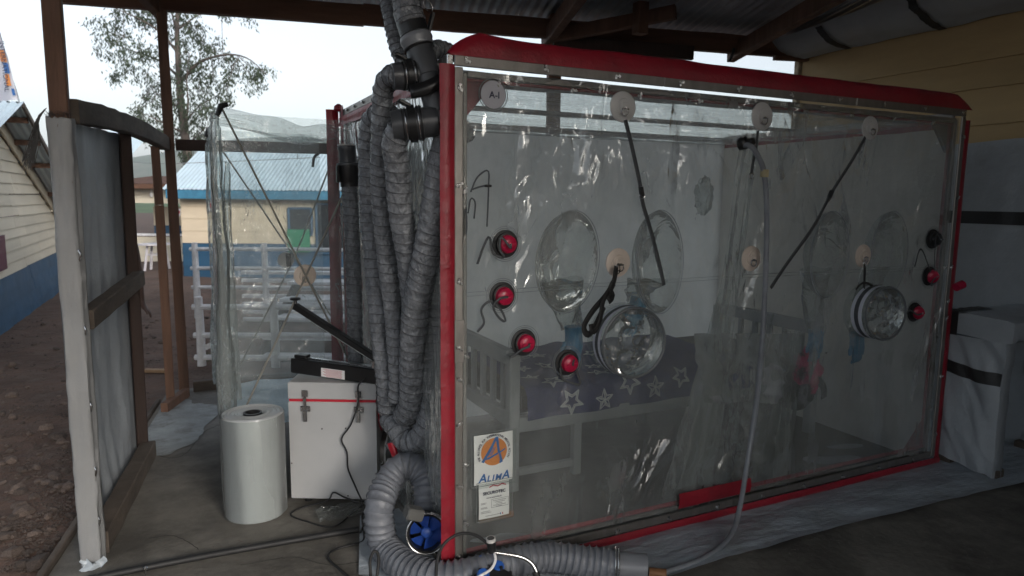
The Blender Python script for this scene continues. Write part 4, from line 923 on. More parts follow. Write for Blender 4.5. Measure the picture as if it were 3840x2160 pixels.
# oval sleeve ports with hanging clear sleeves and blue gloves
GLOVE = mat('blue nitrile glove', (.03, .22, .42), .4, var=.15)
def sleeve(px, py, rx, ry, tilt, hang, glove=None):
    c = PY(px, py, 0); ex = abs(PY(px+rx, py, 0).x-PY(px-rx, py, 0).x)/2; ez = abs(PY(px, py-ry, 0).z-PY(px, py+ry, 0).z)/2
    ux = V((cos(tilt), 0, sin(tilt))); uz = V((-sin(tilt), 0, cos(tilt))); y0 = front(c.x, c.z)-.004
    rim = MB(); P_ = [V((c.x, y0, c.z))+ux*cos(t)*ex+uz*sin(t)*ez for t in [2*pi*i/64 for i in range(65)]]
    rim.tube(P_, .0019, 6, cap=False); P2 = [V((c.x, y0, c.z))+ux*cos(t)*ex*.93+uz*sin(t)*ez*.95 for t in [2*pi*i/64 for i in range(65)]]; rim.tube(P2, .0008, 5, cap=False)
    o = rim.build('sleeve_port', TUBEM, cube, smooth='all')
    sd_ = RND.random()*50
    def bag(u, v):
        r_ = v; t = 2*pi*u; p = V((c.x, 0, c.z))+ux*cos(t)*ex*r_*.99+uz*sin(t)*ez*r_*.99
        k = 1-r_; cr = abs(noise.noise(V((p.x*7, p.z*4, sd_))))*2-.5; cr2 = abs(noise.noise(V((p.x*19, p.z*13, sd_+4))))
        return (p.x+.02*cr*k, y0+.012+.10*math.sqrt(max(0, 1-r_*r_))+(.035*cr+.008*cr2)*min(1, k*3), p.z-.10*k*(1-r_))
    MB().grid(bag, 64, 22).build('sleeve', FILMS, o, smooth=50)
    hx, hy = hang; e = PY(hx, hy, .16); a = V((c.x, .09, c.z-ez*.35))
    rings = []
    for i in range(15):
        t = i/14; p = a.lerp(e, t)+V((0, .02*sin(t*3), 0)); r_ = .10*(1-t)+.055*t
        rings.append([p+V((cos(q)*r_*(1+.35*noise.noise(V((cos(q)*2, sin(q)*2, t*4+sd_)))), sin(q)*r_*.5*(1+.3*noise.noise(V((cos(q), sin(q), t*5)))), .03*noise.noise(V((q, t*3, sd_))))) for q in [2*pi*j/24 for j in range(24)]])
    MB().loft(rings).build('sleeve_tail', FILMS, o, smooth='all')
    if glove:
        g = MB(); pm_ = e+V((0, .0, -.02)); d = V(glove)
        g.lathe([(-.04, .04), (.0, .038), (.05, .042), (.085, .036)], pm_, d, 14, True, True, .12)
        s_ = d.cross(V((0, 1, 0))).normalized()
        for k in range(4):
            b = pm_+d*.08+s_*(k-1.5)*.019; g.tube([b, b+d*.035, b+d*.06+V((0, .015, 0))], [.011, .010, .006], 7)
        b = pm_+d*.03-s_*.04; g.tube([b, b+d*.03-s_*.02, b+d*.055-s_*.022], [.013, .011, .007], 7)
        g.build('glove', GLOVE, o, smooth=60)
sleeve(2150, 985, 115, 195, -.12, (2150, 1240), (.05, 0, -1)); sleeve(2482, 985, 88, 195, .05, (2390, 1130), (-.3, 0, -1))
sleeve(3120, 958, 72, 165, .0, (3060, 1250), (0, 0, -1)); sleeve(3350, 952, 68, 158, .0, (3215, 1260), (.1, 0, -1))
# short clear drums (pass-through ports) tied to their anchors
BANDW = mat('white elastic', (.62, .64, .72), .6, var=.06)
def drum(px, py, r, L, ax, strap):
    c = PY(px, py, -.02); ax = V(ax).normalized(); o = V((c.x, .005, c.z))-ax*.0
    b = MB().lathe([(0, r*1.04), (.02, r*1.04), (.022, r), (L*.5, r*1.0), (L, r*.98)], o, ax, 48, False, False).build('drum_port', FILMS, cube, smooth=True)
    MB().torus(o+ax*L, ax, r*.98, .006, 48, 8).build('rim', mat('grey rim', (.12, .13, .14), .4), b, smooth=True)
    MB().lathe([(L*.34, r*1.015), (L*.5, r*1.02)], o, ax, 48, False, False).build('band', BANDW, b, smooth=True); MB().lathe([(L*.68, r*1.01), (L*.84, r*1.01)], o, ax, 48, False, False).build('band', BANDW, b, smooth=True)
    MB().lathe([(L*.5, r*1.012), (L*.68, r*1.008)], o, ax, 48, False, False).build('cuff', mat('slate cuff', (.06, .065, .075), .5), b, smooth=True)
    a1 = ax.orthogonal().normalized(); a2 = ax.cross(a1)
    def lid(u, v):
        t = 2*pi*u; r_ = r*.97*v; cr = abs(noise.noise(V((cos(t)*v*2.2, sin(t)*v*2.2, px*.01)))); cr2 = abs(noise.noise(V((cos(t)*v*5, sin(t)*v*5, 7))))
        return o+ax*(L-.01-(.05*cr+.014*cr2+.012)*min(1, (1-v)*5))+(a1*cos(t)+a2*sin(t))*r_
    MB().grid(lid, 48, 16).build('crumpled_cover', FILMS, b, smooth=40)
    for nm, P_, wd, mt in strap: MB().ribbon(spline([PY(*p) for p in P_], .01), wd, (.3, -1, 0), .0014).build(nm, mt, b, smooth='all')
    return b
d1 = drum(2335, 1270, .152, .13, (-.10, -1, .02), [('strap', [(2312, 1000, -.03), (2300, 1060, -.05), (2270, 1110, -.07), (2220, 1170, -.10), (2190, 1225, -.12), (2205, 1255, -.12), (2230, 1225, -.11), (2265, 1150, -.08)], .028, STRAPB), ('strap', [(2295, 1070, -.05), (2262, 1130, -.09), (2250, 1200, -.11), (2225, 1245, -.13), (2215, 1215, -.12)], .026, STRAPB), ('knot', [(2300, 1060, -.055), (2288, 1090, -.06), (2296, 1112, -.06), (2280, 1130, -.06)], .035, STRAPB)])
d2 = drum(3255, 1165, .142, .14, (-.10, -1, .02), [('strap', [(3243, 990, -.03), (3242, 1040, -.04), (3240, 1080, -.06)], .028, STRAPB), ('strap', [(3210, 1085, -.10), (3240, 1060, -.07), (3290, 1082, -.06)], .012, STRAPB)])
for d_, px, py in ((d1, 2318, 1008), (d2, 3243, 990)):
    p = PY(px, py, -.03); MB().torus(p, (0, -1, 0), .017, .003, 20, 6, sx=.55, sz=1.3, ux=(1, 0, 0)).build('carabiner', STEEL, d_, smooth=True)
# webbing straps with buckles
def web(P_, buckle, wd=.02, hook=None):
    o = MB().ribbon(spline([PY(*p) for p in P_], .02), wd, (.2, -1, 0), .0012).build('strap', STRAP, cube, smooth='all')
    if buckle:
        a, b = PY(*buckle[0]), PY(*buckle[1]); MB().beam(a, b, .026, .016).build('buckle', BLK, o)
        MB().torus(b, (0, -1, 0), .013, .0025, 16, 5, ux=(1, 0, 0)).build('slide', STEEL, o)
    return o
web([(2345, 450, -.03), (2372, 560, -.035), (2400, 690, -.03), (2410, 760, -.03), (2432, 835, -.02), (2450, 900, -.012), (2475, 1000, -.012), (2490, 1070, -.012)], ((2403, 700, -.035), (2408, 735, -.035)), .021)
web([(2445, 880, .1), (2465, 980, .16), (2490, 1065, .2)], None, .016)
web([(3245, 515, -.03), (3190, 610, -.035), (3120, 720, -.04), (3050, 850, -.04), (2950, 990, -.045), (2890, 1080, -.04)], ((3120, 715, -.04), (3108, 745, -.04)), .021)
web([(2842, 490, -.03), (2835, 560, -.02), (2822, 620, -.02), (2818, 650, -.02)], None, .018)
MB().torus(PY(2818, 660, -.02), (0, -1, 0), .013, .003, 18, 6).build('carabiner', STEEL, cube, smooth=True)
# small ties hanging from the left edge
for P_ in ([(1765, 720, -.01), (1790, 665, -.01), (1830, 640, -.01), (1832, 700, -.01), (1830, 770, -.01), (1826, 850, -.01)], [(1755, 800, -.01), (1765, 745, -.01), (1782, 760, -.01), (1778, 820, -.01)], [(1748, 780, -.008), (1750, 840, -.008), (1748, 880, -.008)], [(1770, 710, -.01), (1800, 700, -.01), (1826, 695, -.01)]):
    MB().ribbon(spline([PY(*p) for p in P_], .01), .0065, (.2, -1, .1), .0007).build('tie', STRAP, cube, smooth='all')
MB().bbox(PY(1830, 697, -.014), (.03, .012, .010), .003).build('cord_lock', BLK, cube)
# door curtain: hazy film strips hanging behind the front film
def curtain(top, bot, y, amp, sd_, nm='door_curtain', nu=26, nv=44):
    (xa, xb, yt), (xc, xd, yb) = top, bot
    def f(u, v):
        p = PY(xa+(xb-xa)*u+((xc+(xd-xc)*u)-(xa+(xb-xa)*u))*v, yt+(yb-yt)*v, y)
        fold = amp*sin(u*11+sd_+2*noise.noise(V((v*2, u*2, sd_))))*(.4+.6*v)+amp*.9*(abs(noise.noise(V((u*5, v*4, sd_))))*2-.5)
        return (p.x, p.y+fold, p.z)
    return MB().grid(f, nu, nv).build(nm, FILMC, cube, smooth='all')
curtain((2700, 2735, 1085), (2465, 2590, 1940), .06, .022, 1); curtain((2780, 2850, 500), (2570, 2665, 1930), .07, .018, 3)
curtain((2930, 3000, 1240), (2900, 2960, 1830), .05, .02, 5); curtain((2600, 3010, 1250), (2640, 2960, 1510), .035, .02, 9, 'hanging_sheet')
curtain((2640, 2950, 1500), (2600, 2920, 1820), .16, .05, 12, 'crumpled_sheet', 40, 40)
# ------------------------------------------------------------------ printed sheets in clear pockets on the panel
def pocket(name, label, px0, py0, px1, py1, tilt=0):
    a, b = PY(px0, py0, 0), PY(px1, py1, 0); cx, cz = (a.x+b.x)/2, (a.z+b.z)/2; w_, h_ = b.x-a.x, a.z-b.z; y = -.016
    o = thing(name, (cx, y, cz-h_/2), label, 'sign')
    MB().grid(lambda u, v: (cx-w_/2+w_*u, y-.003*sin(u*pi)-.002*sin(v*pi*1.5), cz-h_/2+h_*v), 8, 8).build('sheet', PAPER, o, smooth='all')
    pk = MB().grid(lambda u, v: (cx-(w_/2+.012)+(w_+.024)*u, y-.006-.003*sin(u*pi)-.002*noise.noise(V((u*4, v*4, cz))), cz-(h_/2+.016)+(h_+.024)*v), 14, 14).build('pocket', film('pocket film', haze=.04, gloss=1.6, bump=.002, bscale=12, bump2=.0006), o, smooth='all')
    fr = [V((cx+sx*(w_/2+.012), y-.006, cz+sz*(h_/2+.014))) for sx, sz in ((-1, -.93), (1, -.93), (1, .97), (-1, .97))]
    MB().tube([q.lerp(fr[(i+1) % 4], t/6) for i, q in enumerate(fr) for t in range(6)]+[fr[0]], .0014, 5).build('pocket_edge', SEAM, o, smooth='all')
    return o, cx, y-.0052, cz, w_, h_
sg, cx, y, cz, w_, h_ = pocket('logo_sign', 'white square sign with orange and blue logo in a clear pocket', 1772, 1632, 1915, 1790)
oc_z = cz+h_*.14; rr = w_*.335
MB().lathe([(0, rr), (.0006, rr)], (cx, y, oc_z), (0, -1, 0), 48).build('orange_disc', ORNG, sg)
def stroke(a, b, wd, par, mt=BLUEL, dy=.0012): 
    a, b = V((cx+a[0]*rr, y-dy, oc_z+a[1]*rr)), V((cx+b[0]*rr, y-dy, oc_z+b[1]*rr)); MB().beam(a, b, .0006, wd*rr, .0001, up=V((0, 0, 1)) if abs(a.x-b.x) > abs(a.z-b.z)*.2 else V((1, 0, 0))).build('brush_stroke', mt, par)
def poly(par, pts, mt, dy, nm='brush_stroke'):
    MB().add([(cx+px*rr, y-dy, oc_z+pz*rr) for px, pz in pts], [tuple(range(len(pts)))]).build(nm, mt, par)
poly(sg, [(-.98, -.62), (-.80, -.72), (-.2, .1), (.05, .62), (.28, 1.06), (.08, 1.05), (-.25, .45)], BLUEL, .0011)
poly(sg, [(.1, 1.02), (.30, 1.06), (.42, .1), (.68, -.82), (.42, -.92), (.28, -.1)], BLUEL, .0014)
poly(sg, [(-.95, -.52), (-.35, -.32), (.5, .0), (.86, .16), (.84, .05), (.4, -.18), (-.4, -.5)], BLUEL, .0017)
for k in range(4): poly(sg, [(-.62+k*.12, -.22), (-.56+k*.12, -.24), (-.18+k*.1, .32), (-.20+k*.1, .36)], BLUEL, .0019)
poly(sg, [(.30, -.15), (.35, -.16), (.45, -.75), (.40, -.76)], ORNG, .0021)
txt = 'THE ALLIANCE FOR INTERNATIONAL MEDICAL ACTION'
for i, ch in enumerate(txt):
    if ch == ' ': continue
    t = radians(205-230*i/(len(txt)-1)); R_ = rr*1.13
    lettering(ch, w_*.072, INK, sg, flat(cx+cos(t)*R_, y-.0004, oc_z+sin(t)*R_) @ Matrix.Rotation(t-pi/2, 4, 'Z'), name='letter', bold=.0002, thick=.0002)
for ch, s, x in (('A', .30, -.30), ('L', .21, -.135), ('I', .21, -.03), ('M', .21, .105), ('A', .30, .30)):
    sh = Matrix.Identity(4); sh[0][1] = .22
    lettering(ch, w_*s, BLUEL, sg, flat(cx+x*w_, y-.0004, cz-h_*.455) @ sh, name='letter', bold=.0011, thick=.0003)
nf, cx, y, cz, w_, h_ = pocket('information_label', 'small white printed maker label in a clear pocket below the logo', 1790, 1815, 1902, 1920)
MB().add([(cx+(-.18+k*.14)*w_, y-.0004, cz+h_*(.42+.05*(k % 2))) for k in range(5)]+[(cx+(-.18+k*.14)*w_, y-.0004, cz+h_*(.385+.05*(k % 2))) for k in range(5)], [(k, k+5, k+6, k+1) for k in range(4)]).build('zigzag_mark', INKR, nf)
lettering('SECUROTEC', w_*.132, INK, nf, flat(cx-.01*w_, y-.0004, cz+h_*.20), bold=.0006, thick=.0002); lettering('www.securotec.fr', w_*.07, INK, nf, flat(cx-.02*w_, y-.0004, cz+h_*.085), bold=.0001, thick=.0002)
fr = MB()
for a, b in (((-.1, .04), (.46, .04)), ((-.1, -.2), (.46, -.2)), ((-.1, .04), (-.1, -.2)), ((.46, .04), (.46, -.2))): fr.beam((cx+a[0]*w_, y-.0004, cz+a[1]*h_), (cx+b[0]*w_, y-.0004, cz+b[1]*h_), .0006, .0012, .0001, up=V((0, -1, 0)))
fr.build('table_frame', INK, nf)
for a, zt, ln in ((-.06, -.01, .44), (.0, -.055, .34), (.06, -.1, .2), (-.04, -.145, .42), (.05, -.185, .2), (-.45, -.03, .18), (-.45, -.06, .15), (-.45, -.16, .2), (-.45, -.19, .22), (-.45, -.28, .3), (-.45, -.32, .34), (-.3, -.42, .5)):
    MB().box((cx+(a+ln/2)*w_, y-.0003, cz+zt*h_), (ln*w_, .0004, .0019)).build('print_line', mat('grey ink', (.2, .2, .22), .6), nf)
for k, mt_ in enumerate((BLUEL, PAPER, INKR)): MB().box((cx+(.20+k*.035)*w_, y-.0005, cz-h_*.42), (.03*w_, .0004, .0085)).build('flag_stripe', mt_, nf)
MB().bbox(PY(1860, 1935, .03), (.16, .02, .03), .004).build('wood_block', mat('ply offcut', (.2, .12, .08), .7), cube)
# ------------------------------------------------------------------ inside the chamber: bed, blanket, bundle
BEDG = mat('grey painted bed frame', (.36, .38, .39), .5, nscale=5, var=.12)
bed = thing('bed', (1.75, 1.15, 0), 'grey painted wooden bed with slatted headboard inside the chamber', 'bed')
X0, X1, Y0, Y1 = .61, 2.86, .70, 1.62
for x in (X0, X1):
    for y in (Y0, Y1): MB().bbox((x, y, .38), (.06, .065, .76), .006).build('post', BEDG, bed)
    MB().bbox((x, (Y0+Y1)/2, .735), (.045, Y1-Y0-.065, .085), .006).build('top_rail', BEDG, bed); MB().bbox((x, (Y0+Y1)/2, .40), (.045, Y1-Y0-.065, .08), .006).build('cross_rail', BEDG, bed)
    for k in range(6): MB().bbox((x, Y0+.11+k*.14, .565), (.025, .045, .255), .004).build('slat', BEDG, bed)
for y in (Y0, Y1): MB().bbox(((X0+X1)/2, y, .375), (X1-X0-.06, .04, .085), .005).build('side_rail', BEDG, bed)
for x in (1.02, 2.2): MB().bbox((x, Y0+.02, .18), (.05, .045, .30), .004).build('leg', BEDG, bed); 
MB().bbox((.82, Y0+.02, .10), (.4, .03, .04), .004).build('stretcher', BEDG, bed)
MB().bbox((1.73, 1.16, .48), (2.16, .86, .13), .03).build('mattress', mat('black mattress', (.02, .022, .024), .5), bed)
BLK_ = mat('navy fleece blanket', (.05, .058, .17), .9, nscale=60, var=.3, bump=.003, bscale=120, bump2=.02, bscale2=5)
def blk(s, t):
    """s along bed 0..1, t across: 0 far edge .. .72 near top edge .. 1 hanging hem"""
    x = .68+1.62*s; tl = .95
    d = t*1.30; wv = .018*noise.noise(V((x*4, d*4, 1)))+.010*noise.noise(V((x*9, d*8, 3)))
    r_ = .06; flat_ = 1.60-.73
    if d < flat_: y, z = 1.60-d, .575+wv
    else:
        e = d-flat_; a = min(e, r_*pi/2)/r_; y = .73-r_*sin(a); z = .575-r_*(1-cos(a))-max(0, e-r_*pi/2); y += .02*noise.noise(V((x*5, z*3, 2)))*min(1, e*5); z += wv*(1-min(1, e*4))
    z += .03*noise.noise(V((x*2.2, 9, 0)))*(t > .9)*(t-.9)*10*.5
    return V((x, y, z))
bkt = thing('star_blanket', (1.5, 1.1, .58), 'navy fleece blanket printed with white stars spread over the bed', 'blanket')
MB().grid(lambda u, v: blk(u, v*.83), 80, 60).build('cloth', BLK_, bkt, smooth='all')
STARM = mat('white print', (.65, .66, .68), .8, nscale=40, var=.3)
def star(s0, t0, r_, rot, style):
    mb = MB(); bl_, ct = 1.62, 1.30
    def pt(x, y): p = blk(s0+x/bl_, t0+y/ct); e = .004; q1 = blk(s0+x/bl_+e, t0+y/ct); q2 = blk(s0+x/bl_, t0+y/ct+e); n_ = (q2-p).cross(q1-p).normalized(); n_ = n_ if n_.z > 0 or n_.y < 0 else -n_; return p+n_*.0035
    def line(a, b, wd):
        n = 5; d = (V((b[0], b[1]))-V((a[0], a[1]))); pr = V((-d.y, d.x)).normalized()*wd/2
        L = [pt(a[0]+d.x*i/n+pr.x, a[1]+d.y*i/n+pr.y) for i in range(n+1)]; R_ = [pt(a[0]+d.x*i/n-pr.x, a[1]+d.y*i/n-pr.y) for i in range(n+1)]
        mb.add(L+R_, [(i, i+1, n+2+i, n+1+i) for i in range(n)])
    o_ = [(cos(rot+pi*k/5)*r_*(1 if k % 2 == 0 else .45), sin(rot+pi*k/5)*r_*(1 if k % 2 == 0 else .45)) for k in range(10)]
    for k in range(10): line(o_[k], o_[(k+1) % 10], .006)
    if style == 0:
        i_ = [(x*.68, y*.68) for x, y in o_]
        for k in range(10):
            line(i_[k], i_[(k+1) % 10], .005)
            for q in (.15, .35, .55, .75, .95):
                a = (o_[k][0]+(o_[(k+1) % 10][0]-o_[k][0])*q, o_[k][1]+(o_[(k+1) % 10][1]-o_[k][1])*q); b = (i_[k][0]+(i_[(k+1) % 10][0]-i_[k][0])*q, i_[k][1]+(i_[(k+1) % 10][1]-i_[k][1])*q); line(a, b, .0028)
    else:
        for k in range(0, 10, 2):
            line((0, 0), o_[k], .004); line((0, 0), o_[(k+1) % 10], .004)
            for q in (.3, .45, .6, .75): line((o_[k][0]*q, o_[k][1]*q), (o_[k][0]*q+(o_[(k+1) % 10][0]-o_[k][0])*q*.9, o_[k][1]*q+(o_[(k+1) % 10][1]-o_[k][1])*q*.9), .0028)
    mb.build('star_print', STARM, bkt)
for k, (s, t, r_, a) in enumerate(((.17, .775, .075, .3), (.30, .785, .062, .9), (.41, .725, .075, .2), (.52, .765, .066, 1.0), (.64, .73, .07, .5), (.75, .76, .06, .8), (.12, .66, .065, .7), (.08, .55, .06, 0), (.22, .56, .06, .4), (.33, .62, .07, 1.1), (.37, .50, .06, .2), (.50, .58, .06, .6), (.20, .40, .06, .9), (.32, .36, .06, .1), (.45, .42, .06, .5), (.10, .42, .055, .5), (.60, .52, .06, .3), (.62, .35, .06, .2), (.48, .26, .06, .8), (.25, .22, .06, 0), (.13, .27, .055, .9))): star(s, t, r_, a, k % 2)
PINK = mat('pink patterned cloth', (.62, .05, .17), .85, nscale=14, var=.5, dirt=(.06, .012, .03), dscale=11, dlo=.5, dhi=.58)
bc = PY(3030, 1400, .60)
PZ_ = bc.z+.02
def bun(u, v):
    t, q = 2*pi*u, pi*v; n_ = V((cos(t)*sin(q), sin(t)*sin(q), cos(q))); k = 1+.5*noise.noise(n_*1.6)+.22*noise.noise(n_*4.3)+.08*abs(noise.noise(n_*9)); return (bc.x-.02+n_.x*.11*k, bc.y+n_.y*.07*k, PZ_+n_.z*.15*k)
tag(MB().grid(bun, 40, 24).build('cloth_bundle', PINK, smooth='all'), 'bundle of pink and black patterned clothing at the foot of the bed', 'clothing')
dk = thing('dark_bag', (bc.x-.18, .62, .2), 'dark cloth bag hanging below the pink clothing at the bed end', 'bag')
def bag_(u, v): t, q = 2*pi*u, pi*v; n_ = V((cos(t)*sin(q), sin(t)*sin(q), cos(q))); k = 1+.3*noise.noise(n_*1.8+V((4, 0, 0))); return (bc.x-.10+n_.x*.14*k, .60+n_.y*.06*k, bc.z-.13+n_.z*.10*k)
MB().grid(bag_, 28, 16).build('body', mat('black cloth', (.014, .013, .015), .8), dk, smooth='all'); MB().ribbon(spline([(bc.x+.02, .53, bc.z-.03), (bc.x+.07, .53, bc.z-.09), (bc.x+.09, .54, bc.z-.16)], .01), .05, (0, -1, 0), .002).build('strap', STRAPB, dk)
# pale film blob, a made-up shape for a lamp-like reflection
hb = PY(2640, 735, 1.6)
def hbf(u, v): t, q = 2*pi*u, pi*v; n_ = V((cos(t)*sin(q), sin(t)*sin(q), cos(q))); k = 1+.4*noise.noise(n_*3); return (hb.x+n_.x*.075*k, hb.y+n_.y*.05*k, hb.z+n_.z*.13*k)
tag(MB().grid(hbf, 24, 18).build('reflection_blob', FILMH, smooth=40), 'small pale film blob standing for a reflection high inside the chamber', 'bag')
# ------------------------------------------------------------------ clear porch beside the chamber
pch = thing('clear_film_porch', (-.4, 2.0, .2), 'wrinkled clear film porch with crossed poles beside the chamber', 'porch')
VX0, VX1, VY0, VY1, VZ0, VZ1 = -.745, -.03, 1.5, 2.5, .30, 2.0
def wrk(p, amp, sd_=0): return cloth((p[0]*1.6, p[1]*1.6, p[2]*1.0), 1.6, amp, sd_)+ridge((p[0]*2.2, p[1]*2.2, p[2]*1.6), 1.5, amp*.55, sd_+2)
def nf_(u, v): x, z = VX0+(VX1-VX0)*u, VZ0+(VZ1-VZ0)*v; z -= .12*math.sin(u*pi*.5)*(v > .98)*0; e = min(1, 9*u*(1-u), 9*v*(1-v)); return (x-.02*(1-v), VY0+e*wrk((x, 0, z), .022), z)
MB().grid(nf_, 70, 110).build('film_wall', FILMT, pch, smooth='all')
MB().grid(lambda u, v: (VX0+wrk((0, VY0+u, VZ0+1.7*v), .02, 3), VY0+(VY1-VY0)*u, VZ0+(VZ1-VZ0)*v), 40, 60).build('film_wall', FILMT, pch, smooth='all')
MB().grid(lambda u, v: (VX0+(VX1-VX0)*u, VY1+wrk((u, 0, v*1.7), .02, 6), VZ0+(VZ1-VZ0)*v), 40, 60).build('film_wall', FILMT, pch, smooth='all')
def pr(u, v):
    x, y = VX0+(VX1-VX0)*u, VY0+(VY1-VY0)*v; s_ = .13*min(1, u*1.6)*sin((.25+.75*min(1, u*1.15))*pi*.75)*(1-.3*cos(v*2*pi)); return (x, y, VZ1+.03-s_*(.4+.6*u)+.012*noise.noise(V((x*4, y*14, 1)))+.015*sin((u*1.0+v*.4)*18)*u)
MB().grid(pr, 60, 50).build('film_roof', FILMP, pch, smooth='all')
MB().grid(lambda u, v: (VX0+(VX1-VX0)*u, VY0+(VY1-VY0)*v, VZ0-.01+.03*noise.noise(V((u*4, v*5, 2)))), 30, 30).build('floor_sheet', mat('pale blue floor film', (.45, .58, .66), .3, nscale=4, var=.15, bump2=.03, bscale2=6, transl=.2), pch, smooth='all')
def bunch(x, y, z0, z1, r_, sd_, mtl=FILMH, nm='bunched_film'):
    rings = []
    for i in range(90):
        t = i/89; z = z0+(z1-z0)*t; cx_ = x+.014*noise.noise(V((0, z*2, sd_)))+.008*noise.noise(V((3, z*6, sd_))); cy_ = y+.02*noise.noise(V((5, z*2, sd_))); rr_ = r_*(1+.35*noise.noise(V((1, z*2.5, sd_))))*(1-.35*(t > .96))*(.75+.5*(1-t)**2)
        rings.append([(cx_+cos(q)*rr_*(1+.5*noise.noise(V((cos(q)*3.4, sin(q)*3.4, z*.8+sd_)))+.22*noise.noise(V((cos(q)*7, sin(q)*7, z*2.2+sd_)))), cy_+sin(q)*rr_*.8*(1+.4*noise.noise(V((cos(q)*2, sin(q)*2, z*2+sd_)))), z+.01*noise.noise(V((q, z*5, 0)))) for q in [2*pi*j/44 for j in range(44)]])
    MB().loft(rings).build(nm, mtl, pch, smooth='all')
bunch(VX0+.0, VY0-.01, .27, 2.0, .034, 1); bunch(VX0+.045, VY0+.02, .45, 1.75, .022, 4); bunch(VX0+.01, VY1, .3, 1.98, .035, 8, FILMT)
POLE = mat('grey fibreglass pole', (.26, .25, .22), .45, var=.1)
def rod(a, b, r_=.0055): MB().tube([a, a.lerp(b, .5)+V((0, -.006, 0)), b], r_, 8).build('pole', POLE, pch, smooth=True)
hub = PY(1147, 1035, VY0-.05)
rod(PY(828, 398, VY0-.03), hub); rod(hub, PY(1480, 1690, VY0-.03)); rod(PY(1380, 520, VY0-.03), hub); rod(hub, PY(925, 1520, VY0-.03))
hub2 = PY(1105, 965, VY1+.03); rod(PY(790, 500, VY1+.02), hub2); rod(hub2, PY(1330, 1330, VY1+.02)); rod(PY(1230, 640, VY1+.02), hub2); rod(hub2, PY(870, 1430, VY1+.02))
for px, py, y in ((828, 398, VY0-.03), (782, 485, VY1)):
    p = PY(px, py, y); MB().tube([p+V((-.02, 0, -.05)), p+V((0, 0, 0)), p+V((.035, -.005, .012))], [.012, .017, .012], 8).build('corner_clip', BLK, pch, smooth=True); MB().torus(p+V((-.035, 0, -.05)), (0, -1, 0), .014, .002, 14, 5).build('snap_hook', STEEL, pch, smooth=True)
anchor(hub.x, hub.z, .062, BONE, True, pch, VY0-.02); MB().bbox(PY(1082, 975, VY1-.03), (.035, .02, .09), .003).build('black_buckle', BLK, pch)
MB().lathe([(0, .055), (.003, .055)], PY(1072, 975, VY1-.02), (0, -1, 0), 24).build('milky_patch', PATCHC, pch)
q = PY(1195, 575, 2.2); MB().tube(spline([q, q+V((-.03, 0, -.03)), q+V((-.04, 0, -.09))], .01), [.012]*5+[.012]*20 if 0 else .010, 6).build('toggle', BLK, pch)
# ------------------------------------------------------------------ corrugated hoses
def hose(name, label, pts, r_, pitch=.042, mt=HOSE, group='grey ventilation hoses', sag=.055, seg=30, wire=True, amp=.075):
    P_ = spline(pts, pitch/8); p, T, A, B = frames(P_); n = len(p); h = thing(name, p[0] if p[0].z < p[-1].z else p[-1], label, 'hose', group); rings = []; ds = (p[1]-p[0]).length; sd_ = RND.random()*90
    for i in range(n):
        s = i*ds; rg = []
        for j in range(seg):
            t = 2*pi*j/seg; ph_ = (s/pitch+j/seg) % 1.0; k = 1-sag*abs(sin(pi*ph_))**.7
            w1 = noise.noise(V((cos(t)*2.2, sin(t)*2.2, s*26+sd_)))+.7*noise.noise(V((cos(t-s*30)*3.4, sin(t-s*30)*3.4, s*34+sd_)))
            k += .05*noise.noise(V((cos(t)*.8, sin(t)*.8, s*5+sd_)))
            k += amp*w1*(abs(sin(pi*ph_))*.8+.25)
            rg.append(p[i]+(A[i]*cos(t)+B[i]*sin(t))*r_*k)
        rings.append(rg)
    MB().loft(rings, True).build('sleeve', mt, h, smooth='all')
    if wire:
        L = n*ds; m_ = int(L/pitch*14); hp = []
        for q in range(m_):
            s = q/14*pitch; t = -2*pi*s/pitch; i = min(n-1, int(s/ds)); hp.append(p[i]+T[i]*(s-i*ds)+(A[i]*cos(t)+B[i]*sin(t))*r_*1.012)
        MB().tube(hp, .0019, 4, cap=False).build('wire_spiral', HOSEW if mt is HOSE else mt, h, smooth='all')
    return h
hose('ventilation_hose', 'grey ribbed hose hanging behind the porch film below the black valve', [PY(1306, 660, 1.3), PY(1316, 800, 1.3), PY(1326, 1050, 1.28), PY(1332, 1250, 1.25), PY(1338, 1500, 1.2), PY(1355, 1700, 1.1)], .043)
hose('ventilation_hose', 'grey ribbed hose bending over at the top, leftmost of the hanging bundle', [PY(1470, 440, .55), PY(1420, 430, .62), PY(1388, 480, .68), PY(1385, 650, .7), PY(1392, 850, .68), PY(1410, 1050, .64), PY(1430, 1250, .6), PY(1448, 1420, .58), PY(1455, 1540, .6)], .050)
hose('ventilation_hose', 'grey ribbed hose dropping from the upper clamped elbow of the manifold', [PY(1500, 285, .16), PY(1462, 290, .22), PY(1437, 345, .28), PY(1430, 500, .34), PY(1428, 750, .40), PY(1455, 1000, .44), PY(1478, 1200, .46), PY(1490, 1400, .48), PY(1488, 1500, .5)], .043)
hose('ventilation_hose', 'thick grey ribbed hose hanging from the lower black coupling', [PY(1500, 480, .14), PY(1478, 540, .17), PY(1490, 640, .2), PY(1505, 800, .24), PY(1530, 950, .28), PY(1545, 1080, .32), PY(1560, 1200, .36), PY(1570, 1330, .38)], .052)
hose('ventilation_hose', 'foremost grey ribbed hose curving from the chamber corner into the filter cone', [PY(1735, 480, .12), PY(1690, 520, .10), PY(1662, 600, .09), PY(1632, 780, .12), PY(1600, 960, .18), PY(1565, 1120, .26), PY(1548, 1300, .34), PY(1545, 1450, .40), PY(1540, 1520, .44), PY(1518, 1560, .50)], .060)
